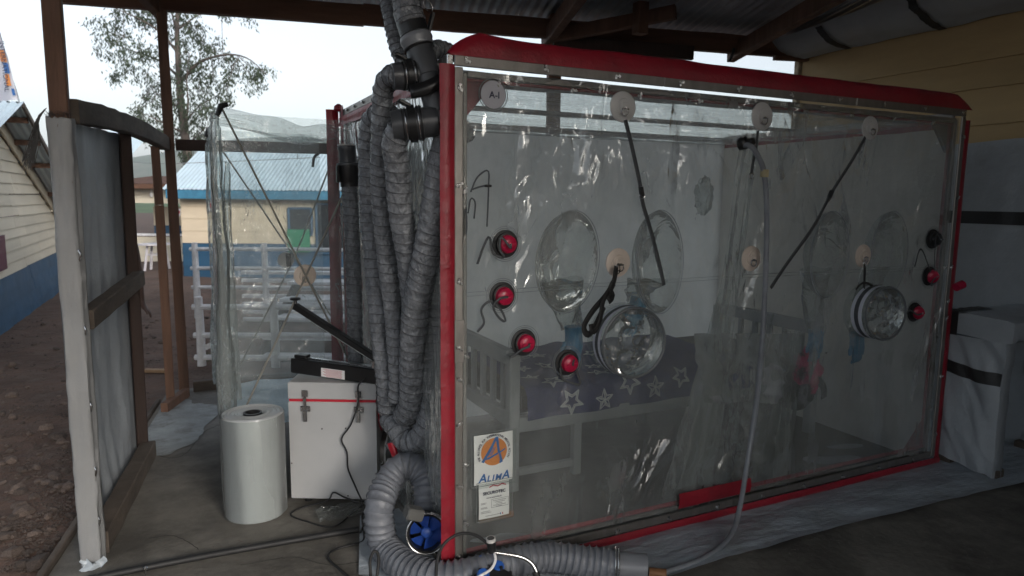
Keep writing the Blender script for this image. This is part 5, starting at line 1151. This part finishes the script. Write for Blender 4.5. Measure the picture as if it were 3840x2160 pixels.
hose('ventilation_hose', 'dark grey ribbed hose making a low loop beside the filter box', [PY(1600, 1150, .38), PY(1620, 1280, .36), PY(1630, 1420, .36), PY(1618, 1540, .38), PY(1580, 1640, .42), PY(1525, 1650, .5), PY(1490, 1600, .56), PY(1465, 1570, .64)], .058)
hose('ventilation_hose', 'grey ribbed hose rising to the roof, rear one of the upper two', [PY(1535, 250, .28), PY(1500, 190, .32), PY(1478, 100, .36), PY(1462, 20, .4), PY(1430, -120, .5)], .040, pitch=.028)
hose('ventilation_hose', 'grey ribbed hose rising to the roof from the top of the manifold', [PY(1545, 85, .17), PY(1530, 40, .18), PY(1515, -30, .2), PY(1500, -140, .25)], .055, pitch=.03)
hose('ventilation_hose', 'short dark grey hose end resting on the top corner of the chamber', [PY(1600, 205, .28), PY(1640, 185, .3), PY(1690, 200, .34)], .038, pitch=.026)
hose('ventilation_hose', 'thin dark hose running down behind the low loop', [PY(1462, 1655, .62), PY(1500, 1690, .58), PY(1560, 1715, .5), PY(1590, 1780, .44)], .034, pitch=.028)
hose('floor_hose', 'fat pale grey hose looping over the fan and lying along the floor', [PY(1598, 1950, .27), PY(1603, 1860, .31), PY(1590, 1785, .36), PY(1545, 1748, .40), PY(1490, 1760, .41), PY(1446, 1825, .38), PY(1420, 1920, .30), V((-.205, .27, .085)), V((-.165, .09, .07)), V((-.075, -.05, .075)), V((.07, -.10, .09)), V((.23, -.105, .10)), V((.39, -.12, .09)), V((.54, -.19, .07)), V((.635, -.25, .066))], .066, pitch=.030, mt=HOSEL, amp=.03, sag=.12)
a = V((.63, -.247, .066)); b = V((.73, -.31, .062)); dr = (b-a).normalized()
pp = thing('pvc_end_pipe', (b.x, b.y, 0), 'short grey pipe clamped to the end of the floor hose', 'pipe')
MB().lathe([(0, .054), (.13, .054), (.131, .048), (.1, .046)], a, dr, 32, False, False).build('pipe', PVCL, pp, smooth=True); MB().torus(a+dr*.0, dr, .066, .004, 36, 6).torus(a+dr*.012, dr, .066, .004, 36, 6).build('clamp', STEEL, pp, smooth=True)
MB().lathe([(0, .02), (.07, .02)], a+dr*.14-V((0, 0, .02)), dr, 16).build('brown_bung', mat('brown tape', (.25, .12, .05), .6), pp, smooth=True)
# pipe manifold on the chamber corner
mf = thing('pipe_manifold', PY(1650, 450, .1), 'dark grey plastic pipe manifold with clamped couplings at the chamber corner', 'pipe')
A0, A1 = PY(1562, 150, .17), PY(1662, 470, .09); d = (A1-A0)
MB().lathe([(0, .054), (d.length*.42, .054), (d.length*.43, .051), (d.length*.85, .051), (d.length*.86, .055), (d.length, .055)], A0, d, 36).build('main_pipe', PVC, mf, smooth=True)
MB().lathe([(-.12, .057), (-.02, .057)], A0, d, 36, True, True).build('sleeve', BLK, mf, smooth=True); MB().lathe([(-.015, .061), (-.003, .064), (.004, .064), (.012, .06), (.02, .06), (.03, .056)], A0, d, 36).build('collar', PVCL, mf, smooth=True); MB().torus(A0+d.normalized()*.035, d, .058, .005, 36, 6).build('clamp', BLK, mf, smooth=True)
MB().bbox(A0+V((.055, 0, .06)), (.012, .03, .10), .002, Matrix.Rotation(.25, 3, 'Y')).build('latch', BLK, mf); MB().torus(A0+V((.03, -.05, .12)), (0.3, -1, 0), .024, .002, 18, 5, sx=.7).build('wire_clip', STEEL, mf, smooth=True)
for (p0, p1, rr_, nm) in (((1500, 285, .16), (1595, 278, .15), .052, 'elbow'), ((1500, 470, .13), (1640, 455, .09), .060, 'elbow')):
    a, b = PY(*p0), PY(*p1); dv = b-a; L = dv.length
    e = MB().lathe([(-.03, rr_*.92), (0, rr_), (L*.45, rr_), (L*.46, rr_*1.08), (L*.6, rr_*1.08), (L*.61, rr_*.96), (L, rr_*.96)], a, dv, 36).build(nm, PVC, mf, smooth=True)
    for k in (.08, .16, .5, .56): MB().torus(a+dv*k, dv, rr_*(1.03 if k < .4 else 1.1), .003, 36, 6).build('clamp', STEEL if k in (.16, .5) else BLK, e, smooth=True)
    MB().lathe([(L*.22, rr_*1.14), (L*.42, rr_*1.2)], a, dv, 36).build('coupling', BLK, e, smooth=True)
    MB().bbox(a+dv*.3+V((-.03, -.01, rr_*1.25)), (.05, .03, .014), .004, Matrix.Rotation(.4, 3, 'Y')).build('lever', BLK, e)
MB().ribbon(spline([PY(1540, 345, .1), PY(1600, 330, .07), PY(1660, 300, .06), PY(1700, 280, .06)], .02), .05, (.2, -1, .3), .008).build('tie_band', BLK, mf, smooth='all')
MB().beam(PY(1640, 255, .12), PY(1700, 215, .1), .03, .03).build('bracket', ALU, mf)
# valve on the rear hose
va = PY(1300, 545, 1.3); vv = thing('hose_valve', va+V((0, 0, -.2)), 'black quick coupling valve on top of the rear hose', 'valve')
MB().lathe([(0, .045), (.015, .05), (.03, .045), (.09, .045), (.095, .06), (.105, .06), (.11, .05)], va, (.05, 0, -1), 30).build('thread', PVC, vv, smooth=True); MB().lathe([(.105, .055), (.19, .052), (.2, .048), (.22, .05)], va, (.05, 0, -1), 30).build('body', BLK, vv, smooth=True)
for s in (-1, 1): MB().bbox(va+V((s*.055, -.02, -.155)), (.015, .03, .09), .004).build('lever', BLK, vv)
MB().torus(va+V((0, 0, .0)), (0, 0, 1), .046, .004, 30, 6).build('white_ring', PATCHC, vv, smooth=True)
# ------------------------------------------------------------------ filter box with latches
BX = G(1255, 1893); ux = RH.copy(); uy = FH.copy()
fb = thing('filter_box', BX+uy*.2, 'white painted filter box with two steel latches and red gasket', 'box')
Rz = Matrix.Rotation(-YAW-.018, 3, 'Z'); bw, bd, bh = .445, .42, .645
def Bq(x, y, z): return BX+Rz @ V((x, y, z))
def prism(z0, z1, outl, ch=.004):
    mb = MB(); rings = []
    for z, i in ((z0, ch), (z0+ch, 0), (z1-ch, 0), (z1, ch)): rings.append([Bq(x*(1-i*4), y+(i if y < bd/2 else -i), z) for x, y in outl])
    return mb.loft(rings, True)
outl = [(-bw/2, 0), (bw/2, 0), (bw/2, bd), (-bw/2+.10, bd), (-bw/2-.0, bd-.12), (-bw/2-.006, bd-.2)]
prism(.03, .545, outl).build('body', WHITE, fb, smooth=20); prism(.558, bh, outl).build('lid', WHITE, fb, smooth=20)
prism(.540, .562, [(x*.985, y*.98+.004) for x, y in outl], .001).build('gasket', REDG, fb)
for x in (-.135, .135):
    lt = MB().bbox(Bq(x, -.008, .59), (.030, .010, .034), .002, Rz).build('latch', STEEL, fb)
    MB().bbox(Bq(x, -.011, .535), (.014, .010, .075), .002, Rz).build('hasp', STEEL, lt); MB().bbox(Bq(x, -.006, .51), (.05, .008, .03), .003, Rz).build('keeper', STEEL, lt); MB().bbox(Bq(x, -.016, .475), (.022, .008, .06), .003, Rz).build('lever', STEEL, lt)
    for s in (-1, 1): MB().lathe([(0, .004), (.003, .003)], Bq(x+s*.019, -.011, .51), -FH, 10).build('screw', STEEL, lt)
for x, z in ((-.055, .405), (.066, .41), (-.215, .22), (.07, .05)): MB().lathe([(0, .004), (.001, .004)], Bq(x, -.0005, z), -FH, 10).build('screw_hole', BLK, fb)
for x in (-.15, .15): MB().lathe([(0, .018), (.032, .02)], Bq(x, .05, 0), (0, 0, 1), 12).build('foot', RUB, fb)
for z, r_, nm in ((.475, .125, 'upper_port'), (.235, .105, 'lower_port')):
    o = Bq(bw/2, .17, z); ax = Rz @ V((1, -.08, 0))
    if nm == 'upper_port':
        e = MB().lathe([(0, r_), (.02, r_*1.02), (.055, r_)], o, ax, 40, True, False).build(nm, REDG, fb, smooth=True)
        MB().lathe([(.05, r_*.98), (.065, r_*.98), (.13, .062), (.165, .060), (.166, .05)], o, ax, 40, False, False).build('cone', mat('grey cone', (.15, .155, .16), .35), e, smooth=True)
        for k in (.018, .042): MB().lathe([(k, r_*1.04), (k+.012, r_*1.04)], o, ax, 40, False, False).build('clamp', STEEL, e, smooth=True)
        MB().torus(o+ax*.15, ax, .064, .006, 32, 8).build('rubber_ring', RUB, e, smooth=True)
    else:
        e = MB().lathe([(0, r_), (.03, r_), (.032, r_*.9)], o, ax, 40).build(nm, ALU, fb, smooth=True); MB().lathe([(.032, r_*1.05), (.04, r_*1.05)], o, ax, 40).build('flange', PATCHC, e, smooth=True)
        MB().lathe([(0, .006), (.01, .006)], Bq(bw/2+.012, .06, .21), -FH, 10).build('bolt', STEEL, e)
# red bracket under the low loop
tag(MB().beam(PY(1465, 1660, .55), PY(1500, 1760, .5), .02, .035).build('red_bracket', REDG), 'small red bar showing between the filter box and the pale hose', 'bracket')
# ------------------------------------------------------------------ impulse sealer on the box
SE = thing('impulse_sealer', Bq(.02, .16, bh), 'black hand impulse heat sealer with raised arm on the filter box', 'sealer')
sa, sb = Bq(-.24, .16, bh+.055), Bq(.275, -.012, bh+.042); ds = (sb-sa).normalized(); sn = ds.cross(V((0, 0, 1))).normalized(); su = sn.cross(ds)
Ms = Matrix((ds, -sn, su)).transposed()
base = MB().bbox((sa+sb)/2, ((sb-sa).length, .075, .078), .006, Ms).build('base', BLK, SE)
MB().bbox((sa+sb)/2+su*.042+ds*-.02, ((sb-sa).length*.8, .022, .007), .002, Ms).build('seal_strip', STEEL, base); MB().bbox(sa+ds*.05+su*.048, (.07, .05, .018), .004, Ms).build('end_block', BLK, base); MB().bbox(sb-ds*.05+su*.055, (.035, .05, .04), .004, Ms).build('hinge', STEEL, base)
lb = MB().bbox((sa+sb)/2+sn*.0385-ds*.01-su*.012, (.14, .001, .046), .0003, Ms).build('label', PAPER, base)
for k in range(9): MB().box((sa+sb)/2+sn*.0394-ds*(.012-.004*(k % 3))-su*(.012)+su*(.018-k*.0046), (.115-.012*(k % 3), .0004, .0014), Ms).build('print_line', INKR, lb)
ha = sb-ds*.03+su*.075; ht_ = PY(1108, 1142, ha.y+.30); ht_ = ha+(DP(1108, 1148, (ha-CAM).dot(FWD)+.12)-ha)
da = (ht_-ha); arm = MB().beam(ha, ht_, .04, .030, .004, n=4).build('arm', BLK, SE); mid = ha.lerp(ht_, .45); un = (da.normalized().cross(sn)).normalized(); un = un if un.z < 0 else -un
MB().beam(ha.lerp(ht_, .06)+un*.019, ha.lerp(ht_, .82)+un*.019, .016, .008, .001).build('pressure_bar', mat('clear bar', (.5, .52, .52), .2), arm); MB().lathe([(0, .010), (.02, .008), (.026, .026), (.034, .028), (.038, .02)], ht_+V((0, 0, .008)), (0, 0, 1), 20).build('knob', BLK, arm, smooth=True)
# cords
def cord(name, label, pts, r_=.0042, mt=RUB, cat='cable', grp=None):
    return tag(MB().tube(spline(pts, .012), r_, 8).build(name, mt, None, smooth='all'), label, cat, grp)
fy = -.02
cord('sealer_cord', 'black power cord trailing from the sealer down the box to the floor', [sb-ds*.09+sn*.04-su*.01, sb-ds*.12+sn*.06-su*.05, Bq(.14, -.03, .56), Bq(.1, -.02, .44), Bq(.05, -.02, .36), Bq(.075, -.02, .29), Bq(.08, -.02, .2), Bq(.12, -.025, .10), Bq(.155, -.05, .03), G(1330, 1915, .006), G(1250, 1975, .006), G(1150, 1955, .006), G(1090, 1930, .006), G(1130, 1905, .006), Bq(-.03, -.03, .035), Bq(.0, -.02, .075), Bq(.06, -.03, .055), Bq(.14, -.05, .04), G(1380, 1880, .03), G(1365, 1960, .02), G(1350, 2000, .01)])
cord('floor_cable', 'black cable looping at the left of the pale floor hose', [G(1395, 1870, .05), G(1360, 1930, .02), G(1365, 2020, .006), G(1330, 2040, .006), G(1260, 2060, .006), G(1230, 2090, .006), G(1280, 2140, .006), G(1330, 2180, .006)], .0055)
cord('floor_cable', 'black cable loop standing in front of the fat floor hose', [PY(1390, 2160, -.05), PY(1388, 2100, -.04), PY(1405, 2065, -.04), PY(1420, 2090, -.04), PY(1415, 2150, -.05), PY(1405, 2200, -.06)], .006)
cord('floor_cable', 'black cable arching over the floor hose from the cable reel to the fan', [PY(1830, 2040, -.22), PY(1780, 2005, -.18), PY(1720, 2003, -.15), PY(1665, 2040, -.15), PY(1640, 2100, -.18), PY(1635, 2170, -.22)], .006)
# black conduit lying on the floor with a screw beside it
tag(MB().tube(spline([G(330, 2172, .014), G(700, 2098, .014), G(1050, 2035, .014), G(1345, 1985, .014)], .05), .0145, 12).build('floor_conduit', RUB, None, smooth=True), 'straight black conduit pipe lying across the concrete floor', 'pipe')
p = G(545, 2135, .03); sw_ = thing('roofing_screw', p, 'loose steel roofing screw standing by the black conduit', 'screw')
MB().tube([p+V((0, 0, -.028)), p+V((0, 0, .005))], .0022, 8).build('shank', STEEL, sw_); MB().lathe([(0, .010), (.003, .010), (.004, .005), (.009, .005)], p+V((0, 0, .004)), (0, 0, 1), 12).build('head', STEEL, sw_)
# ------------------------------------------------------------------ roll of film
rc = V((-.655, 1.03, 0)); fr_ = thing('film_roll', rc, 'big upright roll of clear plastic film beside the filter box', 'roll'); RH_, RR = .515, .145
rp = [(0, RR*.97), (.006, RR), (RH_-.006, RR), (RH_, RR*.98)]
for k in range(9): q = RR*(.96-.058*k); rp += [(RH_+.002*(k % 2)-.001*k*.3, q), (RH_-.003+.004*((k*7) % 3)/3, q-.004)]
rp += [(RH_-.004, .052), (RH_-.01, .046)]
MB().lathe(rp, rc, (0, 0, 1), 56, True, False, .012).build('wound_film', ROLLM, fr_, smooth=35)
MB().lathe([(.004, RR*1.03), (.2, RR*1.045), (RH_-.06, RR*1.035), (RH_-.004, RR*1.03)], rc+V((-.003, .0, 0)), (0, 0, 1), 56, False, False, .03).build('loose_layer', ROLLC, fr_, smooth='all')
MB().lathe([(.02, .044), (RH_+.001, .044), (RH_+.001, .036), (.02, .036)], rc, (0, 0, 1), 32, False, False).build('core', BLK, fr_, smooth=True)
# ------------------------------------------------------------------ duct fan
fc_ = PY(1600, 2000, .13); fa = (CAM-fc_+V((0, 0, -.9))).normalized(); fn = thing('duct_fan', V((fc_.x, fc_.y, 0)), 'black inline duct fan with blue blades standing by the chamber corner', 'fan')
MB().lathe([(-.10, .070), (-.02, .078), (.0, .082), (.008, .084), (.012, .080), (.006, .072), (-.05, .070)], fc_, fa, 44, True, False).build('housing', BLK, fn, smooth=True); MB().torus(fc_+fa*.008, fa, .083, .004, 44, 8).build('clamp_ring', STEEL, fn, smooth=True)
MB().lathe([(-.06, .025), (-.012, .025), (-.006, .021), (-.002, .012)], fc_, fa, 24).build('hub', mat('blue hub', (.03, .09, .38), .35), fn, smooth=True)
a1 = fa.orthogonal().normalized(); a2 = fa.cross(a1)
for k in range(6):
    t = 2*pi*k/6; 
    def bl_(u, v, t=t): an = t+(u-.5)*.92; rr_ = .022+.047*v; return fc_+fa*(-.018-.030*(u-.5)-.012*v)+(a1*cos(an)+a2*sin(an))*rr_
    MB().grid(bl_, 8, 4).build('blade', mat('fan blue', (.02, .065, .32), .4, var=.1), fn, smooth='all')
MB().bbox(fc_+V((-.045, .03, .085)), (.075, .06, .05), .006, Matrix.Rotation(.35, 3, 'Y')).build('terminal_box', mat('grey terminal box', (.11, .11, .105), .45), fn); MB().tube(spline([fc_+V((.02, .0, .085)), fc_+V((.06, 0, .06)), fc_+V((.085, 0, .02))], .01), .006, 8).build('bracket', PATCHC, fn, smooth=True)
cord('fan_cable', 'short black cable at the side of the duct fan', [PY(1640, 1925, .25), PY(1655, 1900, .25), PY(1652, 1940, .25), PY(1640, 1965, .25)], .005)
# ------------------------------------------------------------------ cable reel at the front
rl_ = G(1850, 2215, .09); re = thing('cable_reel', V((rl_.x, rl_.y, 0)), 'black cable reel with blue socket covers and bent steel handle', 'cable reel'); BLUC = mat('blue socket cover', (.02, .10, .40), .4, var=.1)
ra = (CAM-rl_).normalized()*.6+V((0, 0, .75)); ra.normalize()
MB().lathe([(-.07, .10), (-.01, .105), (.0, .10), (.012, .06)], rl_, ra, 36).build('drum', BLK, re, smooth=True)
for k in range(14): t = k*2*pi/14; b1 = ra.orthogonal().normalized(); b2 = ra.cross(b1); MB().bbox(rl_+(b1*cos(t)+b2*sin(t))*.095+ra*.006, (.012, .012, .02), .002).build('rib', BLK, re)
b1 = ra.orthogonal().normalized(); b2 = ra.cross(b1)
for px, py in ((1808, 2110), (1868, 2130), (1812, 2160)):
    p = G(px, py, .125); MB().lathe([(0, .024), (.012, .025), (.02, .02)], p, ra, 20).build('socket_cover', BLUC, re, smooth=True)
hp = [PY(1845, 2070, -.2), PY(1940, 2085, -.22), PY(1985, 2105, -.24), PY(2010, 2140, -.26), PY(2025, 2200, -.28)]
MB().tube(spline(hp, .012), .0085, 10).build('handle', STEEL, re, smooth='all'); MB().tube([PY(2008, 2145, -.26), PY(2025, 2200, -.28)], .014, 10).build('grip', RUB, re, smooth=True)
MB().lathe([(0, .014), (.03, .018), (.055, .018), (.06, .012)], PY(1845, 2070, -.23), (-.1, 0, 1), 18).build('plug', BLK, re, smooth=True); MB().lathe([(.045, .0185), (.058, .0185)], PY(1845, 2070, -.23), (-.1, 0, 1), 18).build('plug_collar', PATCHC, re, smooth=True)
cord('white_cable', 'white cable hanging from the plug on the cable reel', [PY(1853, 2072, -.24), PY(1858, 2100, -.26), PY(1840, 2135, -.28), PY(1790, 2165, -.3), PY(1740, 2190, -.3)], .0055, PAPER)
# ------------------------------------------------------------------ clear drip tube from the chamber to the floor
tb_ = thing('drain_tube', G(2780, 1900, .02), 'milky clear tube hanging down the chamber front to the floor', 'tube')
tp_ = [PY(2790, 545, -.01), PY(2815, 548, -.05), PY(2845, 590, -.06), PY(2865, 650, -.06), PY(2875, 780, -.06), PY(2872, 1000, -.06), PY(2860, 1250, -.07), PY(2838, 1500, -.08), PY(2805, 1720, -.10), PY(2775, 1900, -.16), G(2745, 2000, .05), G(2690, 2060, .017), G(2600, 2110, .014), G(2480, 2150, .014), G(2380, 2185, .014)]
MB().tube(spline(tp_, .015), .0125, 14).build('tube', TUBEM, tb_, smooth='all'); MB().tube(spline(tp_, .015), .0075, 8).build('bore', mat('dim bore', (.22, .23, .26), .3), tb_, smooth='all')
MB().lathe([(0, .03), (.03, .03), (.04, .018), (.07, .016)], PY(2775, 540, .02), (.25, -1, .15), 20).build('fitting', BLK, tb_, smooth=True); MB().lathe([(0, .018), (.035, .019)], PY(2866, 648, -.06)+V((0, 0, -.02)), (0, 0, 1), 14, True, True, .2).build('tape_wrap', mat('yellowed tape', (.45, .38, .22), .5), tb_, smooth=True)
# ------------------------------------------------------------------ sheet on the floor round the chamber
ed_ = [G(1345, 2165), G(2000, 2330), G(2607, 2142), G(2975, 2030), G(3509, 1893), G(3840, 1816), G(4100, 1760)]
def gt(u, v):
    k = u*(len(ed_)-1); i = min(len(ed_)-2, int(k)); e = ed_[i].lerp(ed_[i+1], k-i); x0 = -.20+u*4.3; b = V((x0, .75, 0)); p = e.lerp(b, v)
    if u < .02: p = p.lerp(G(1300, 2010).lerp(V((-.2, .75, 0)), v), .0)
    return (p.x, p.y+.008*noise.noise(V((u*30, 0, 1)))*(1-v), .007+.016*abs(noise.noise(V((p.x*1.1-p.y*.8, p.y*4.5+p.x*1.3, 0))))*(1-.4*v)+.003*abs(noise.noise(V((p.x*5, p.y*9, 2))))+.004*(v < .02))
tag(MB().grid(gt, 140, 40).build('ground_sheet', TARPF, smooth='all'), 'pale blue grey tarpaulin laid on the floor under the chamber', 'tarpaulin')
for k, (px, py) in enumerate(((2980, 2028), (3510, 1890), (2630, 2135))):
    pass
# small clear bag under the filter box
cb = G(1290, 1930)
tag(MB().grid(lambda u, v: (cb.x-.13+.26*u, cb.y-.07+.16*v, .012+.04*abs(noise.noise(V((u*5, v*5, 3))))+.015*abs(noise.noise(V((u*13, v*11, 1))))), 30, 24).build('plastic_wrapper', FILMS, smooth=40), 'crumpled clear plastic wrapper on the floor under the filter box', 'wrapper')
# ------------------------------------------------------------------ counter covered with tarpaulin at the right
ct = thing('tarpaulin_counter', (3.5, -.15, 0), 'counter wrapped in grey tarpaulin with black tape beside the chamber', 'counter')
def pan(x, y0, y1, z0, z1, sd_, nm):
    def f(u, v):
        y, z = y0+(y1-y0)*u, z0+(z1-z0)*v; e = min(1, 6*u*(1-u)+.1); return (x-.012-e*(.03*noise.noise(V((u*2.2+v*1.5, v*2, sd_)))+.05*abs(noise.noise(V((u*2.2+v*1.8, v*1.0, sd_+3))))+.01*noise.noise(V((u*7+v*5, v*4, sd_)))), y+.012*noise.noise(V((v*4, 1, sd_))), z+(.05*u*(1-v)*-1 if v < .3 else 0)+.015*noise.noise(V((u*4, 0, sd_)))*(1-v))
    mb = MB().grid(f, 24, 40); mb.loft([[f(1, j/40) for j in range(41)], [V(f(1, j/40))+V((.07, -.01, 0)) for j in range(41)], [V(f(1, j/40))+V((.075, .03, 0)) for j in range(41)]], close=False)
    return mb.build(nm, TARP, ct, smooth='all'), f
p1_, f1_ = pan(3.19, .04, -.30, .06, .80, 2, 'side_panel'); pan(3.95, .0, -.42, .02, .80, 6, 'side_panel')
MB().grid(lambda u, v: V(f1_(u, .80-.10*v-.10*u+.06*u*u))+V((-.004, 0, 0)), 16, 3).build('black_tape', BLACKT, p1_, smooth='all')
mb = MB(); rings = []
for i in range(41):
    x = 3.17+.80*i/40; n_ = lambda k: .016*noise.noise(V((x*9, k*2.3, 4)))+.006*noise.noise(V((x*25, k*3.3, 8)))
    rings.append([(x, .08+n_(0), .82+n_(1)), (x, .075, .915+n_(2)), (x, .06, .93+n_(3)), (x, -.1, .935+n_(4)), (x, -.30, .93+n_(5)), (x, -.335+n_(6), .915), (x, -.335+n_(7), .80+2*n_(8)), (x, -.30, .795)])
tc_ = mb.loft(rings, True).build('top_cover', TARP, ct, smooth=50)
MB().grid(lambda u, v: (3.163-.001 if v < .25 else 3.163+(v-.25)*.45, .05-.09*u if v >= .25 else .05-.09*u-.0, (.80+.135*v*4 if v < .25 else .940)+.004*noise.noise(V((u*4, v*9, 0)))), 4, 24).build('black_tape', BLACKT, tc_, smooth='all')
MB().bbox((3.22, -.0, .035), (.05, .10, .06), .004).build('foot_block', WOODH, ct); MB().bbox((3.24, -.27, .03), (.08, .08, .05), .004).build('foot_block', WOODH, ct); MB().bbox((3.9, -.2, .03), (.08, .3, .05), .004).build('foot_block', WOODH, ct)
MB().box((3.6, .07, .42), (.74, .02, .74)).build('back_panel', TARP, ct)
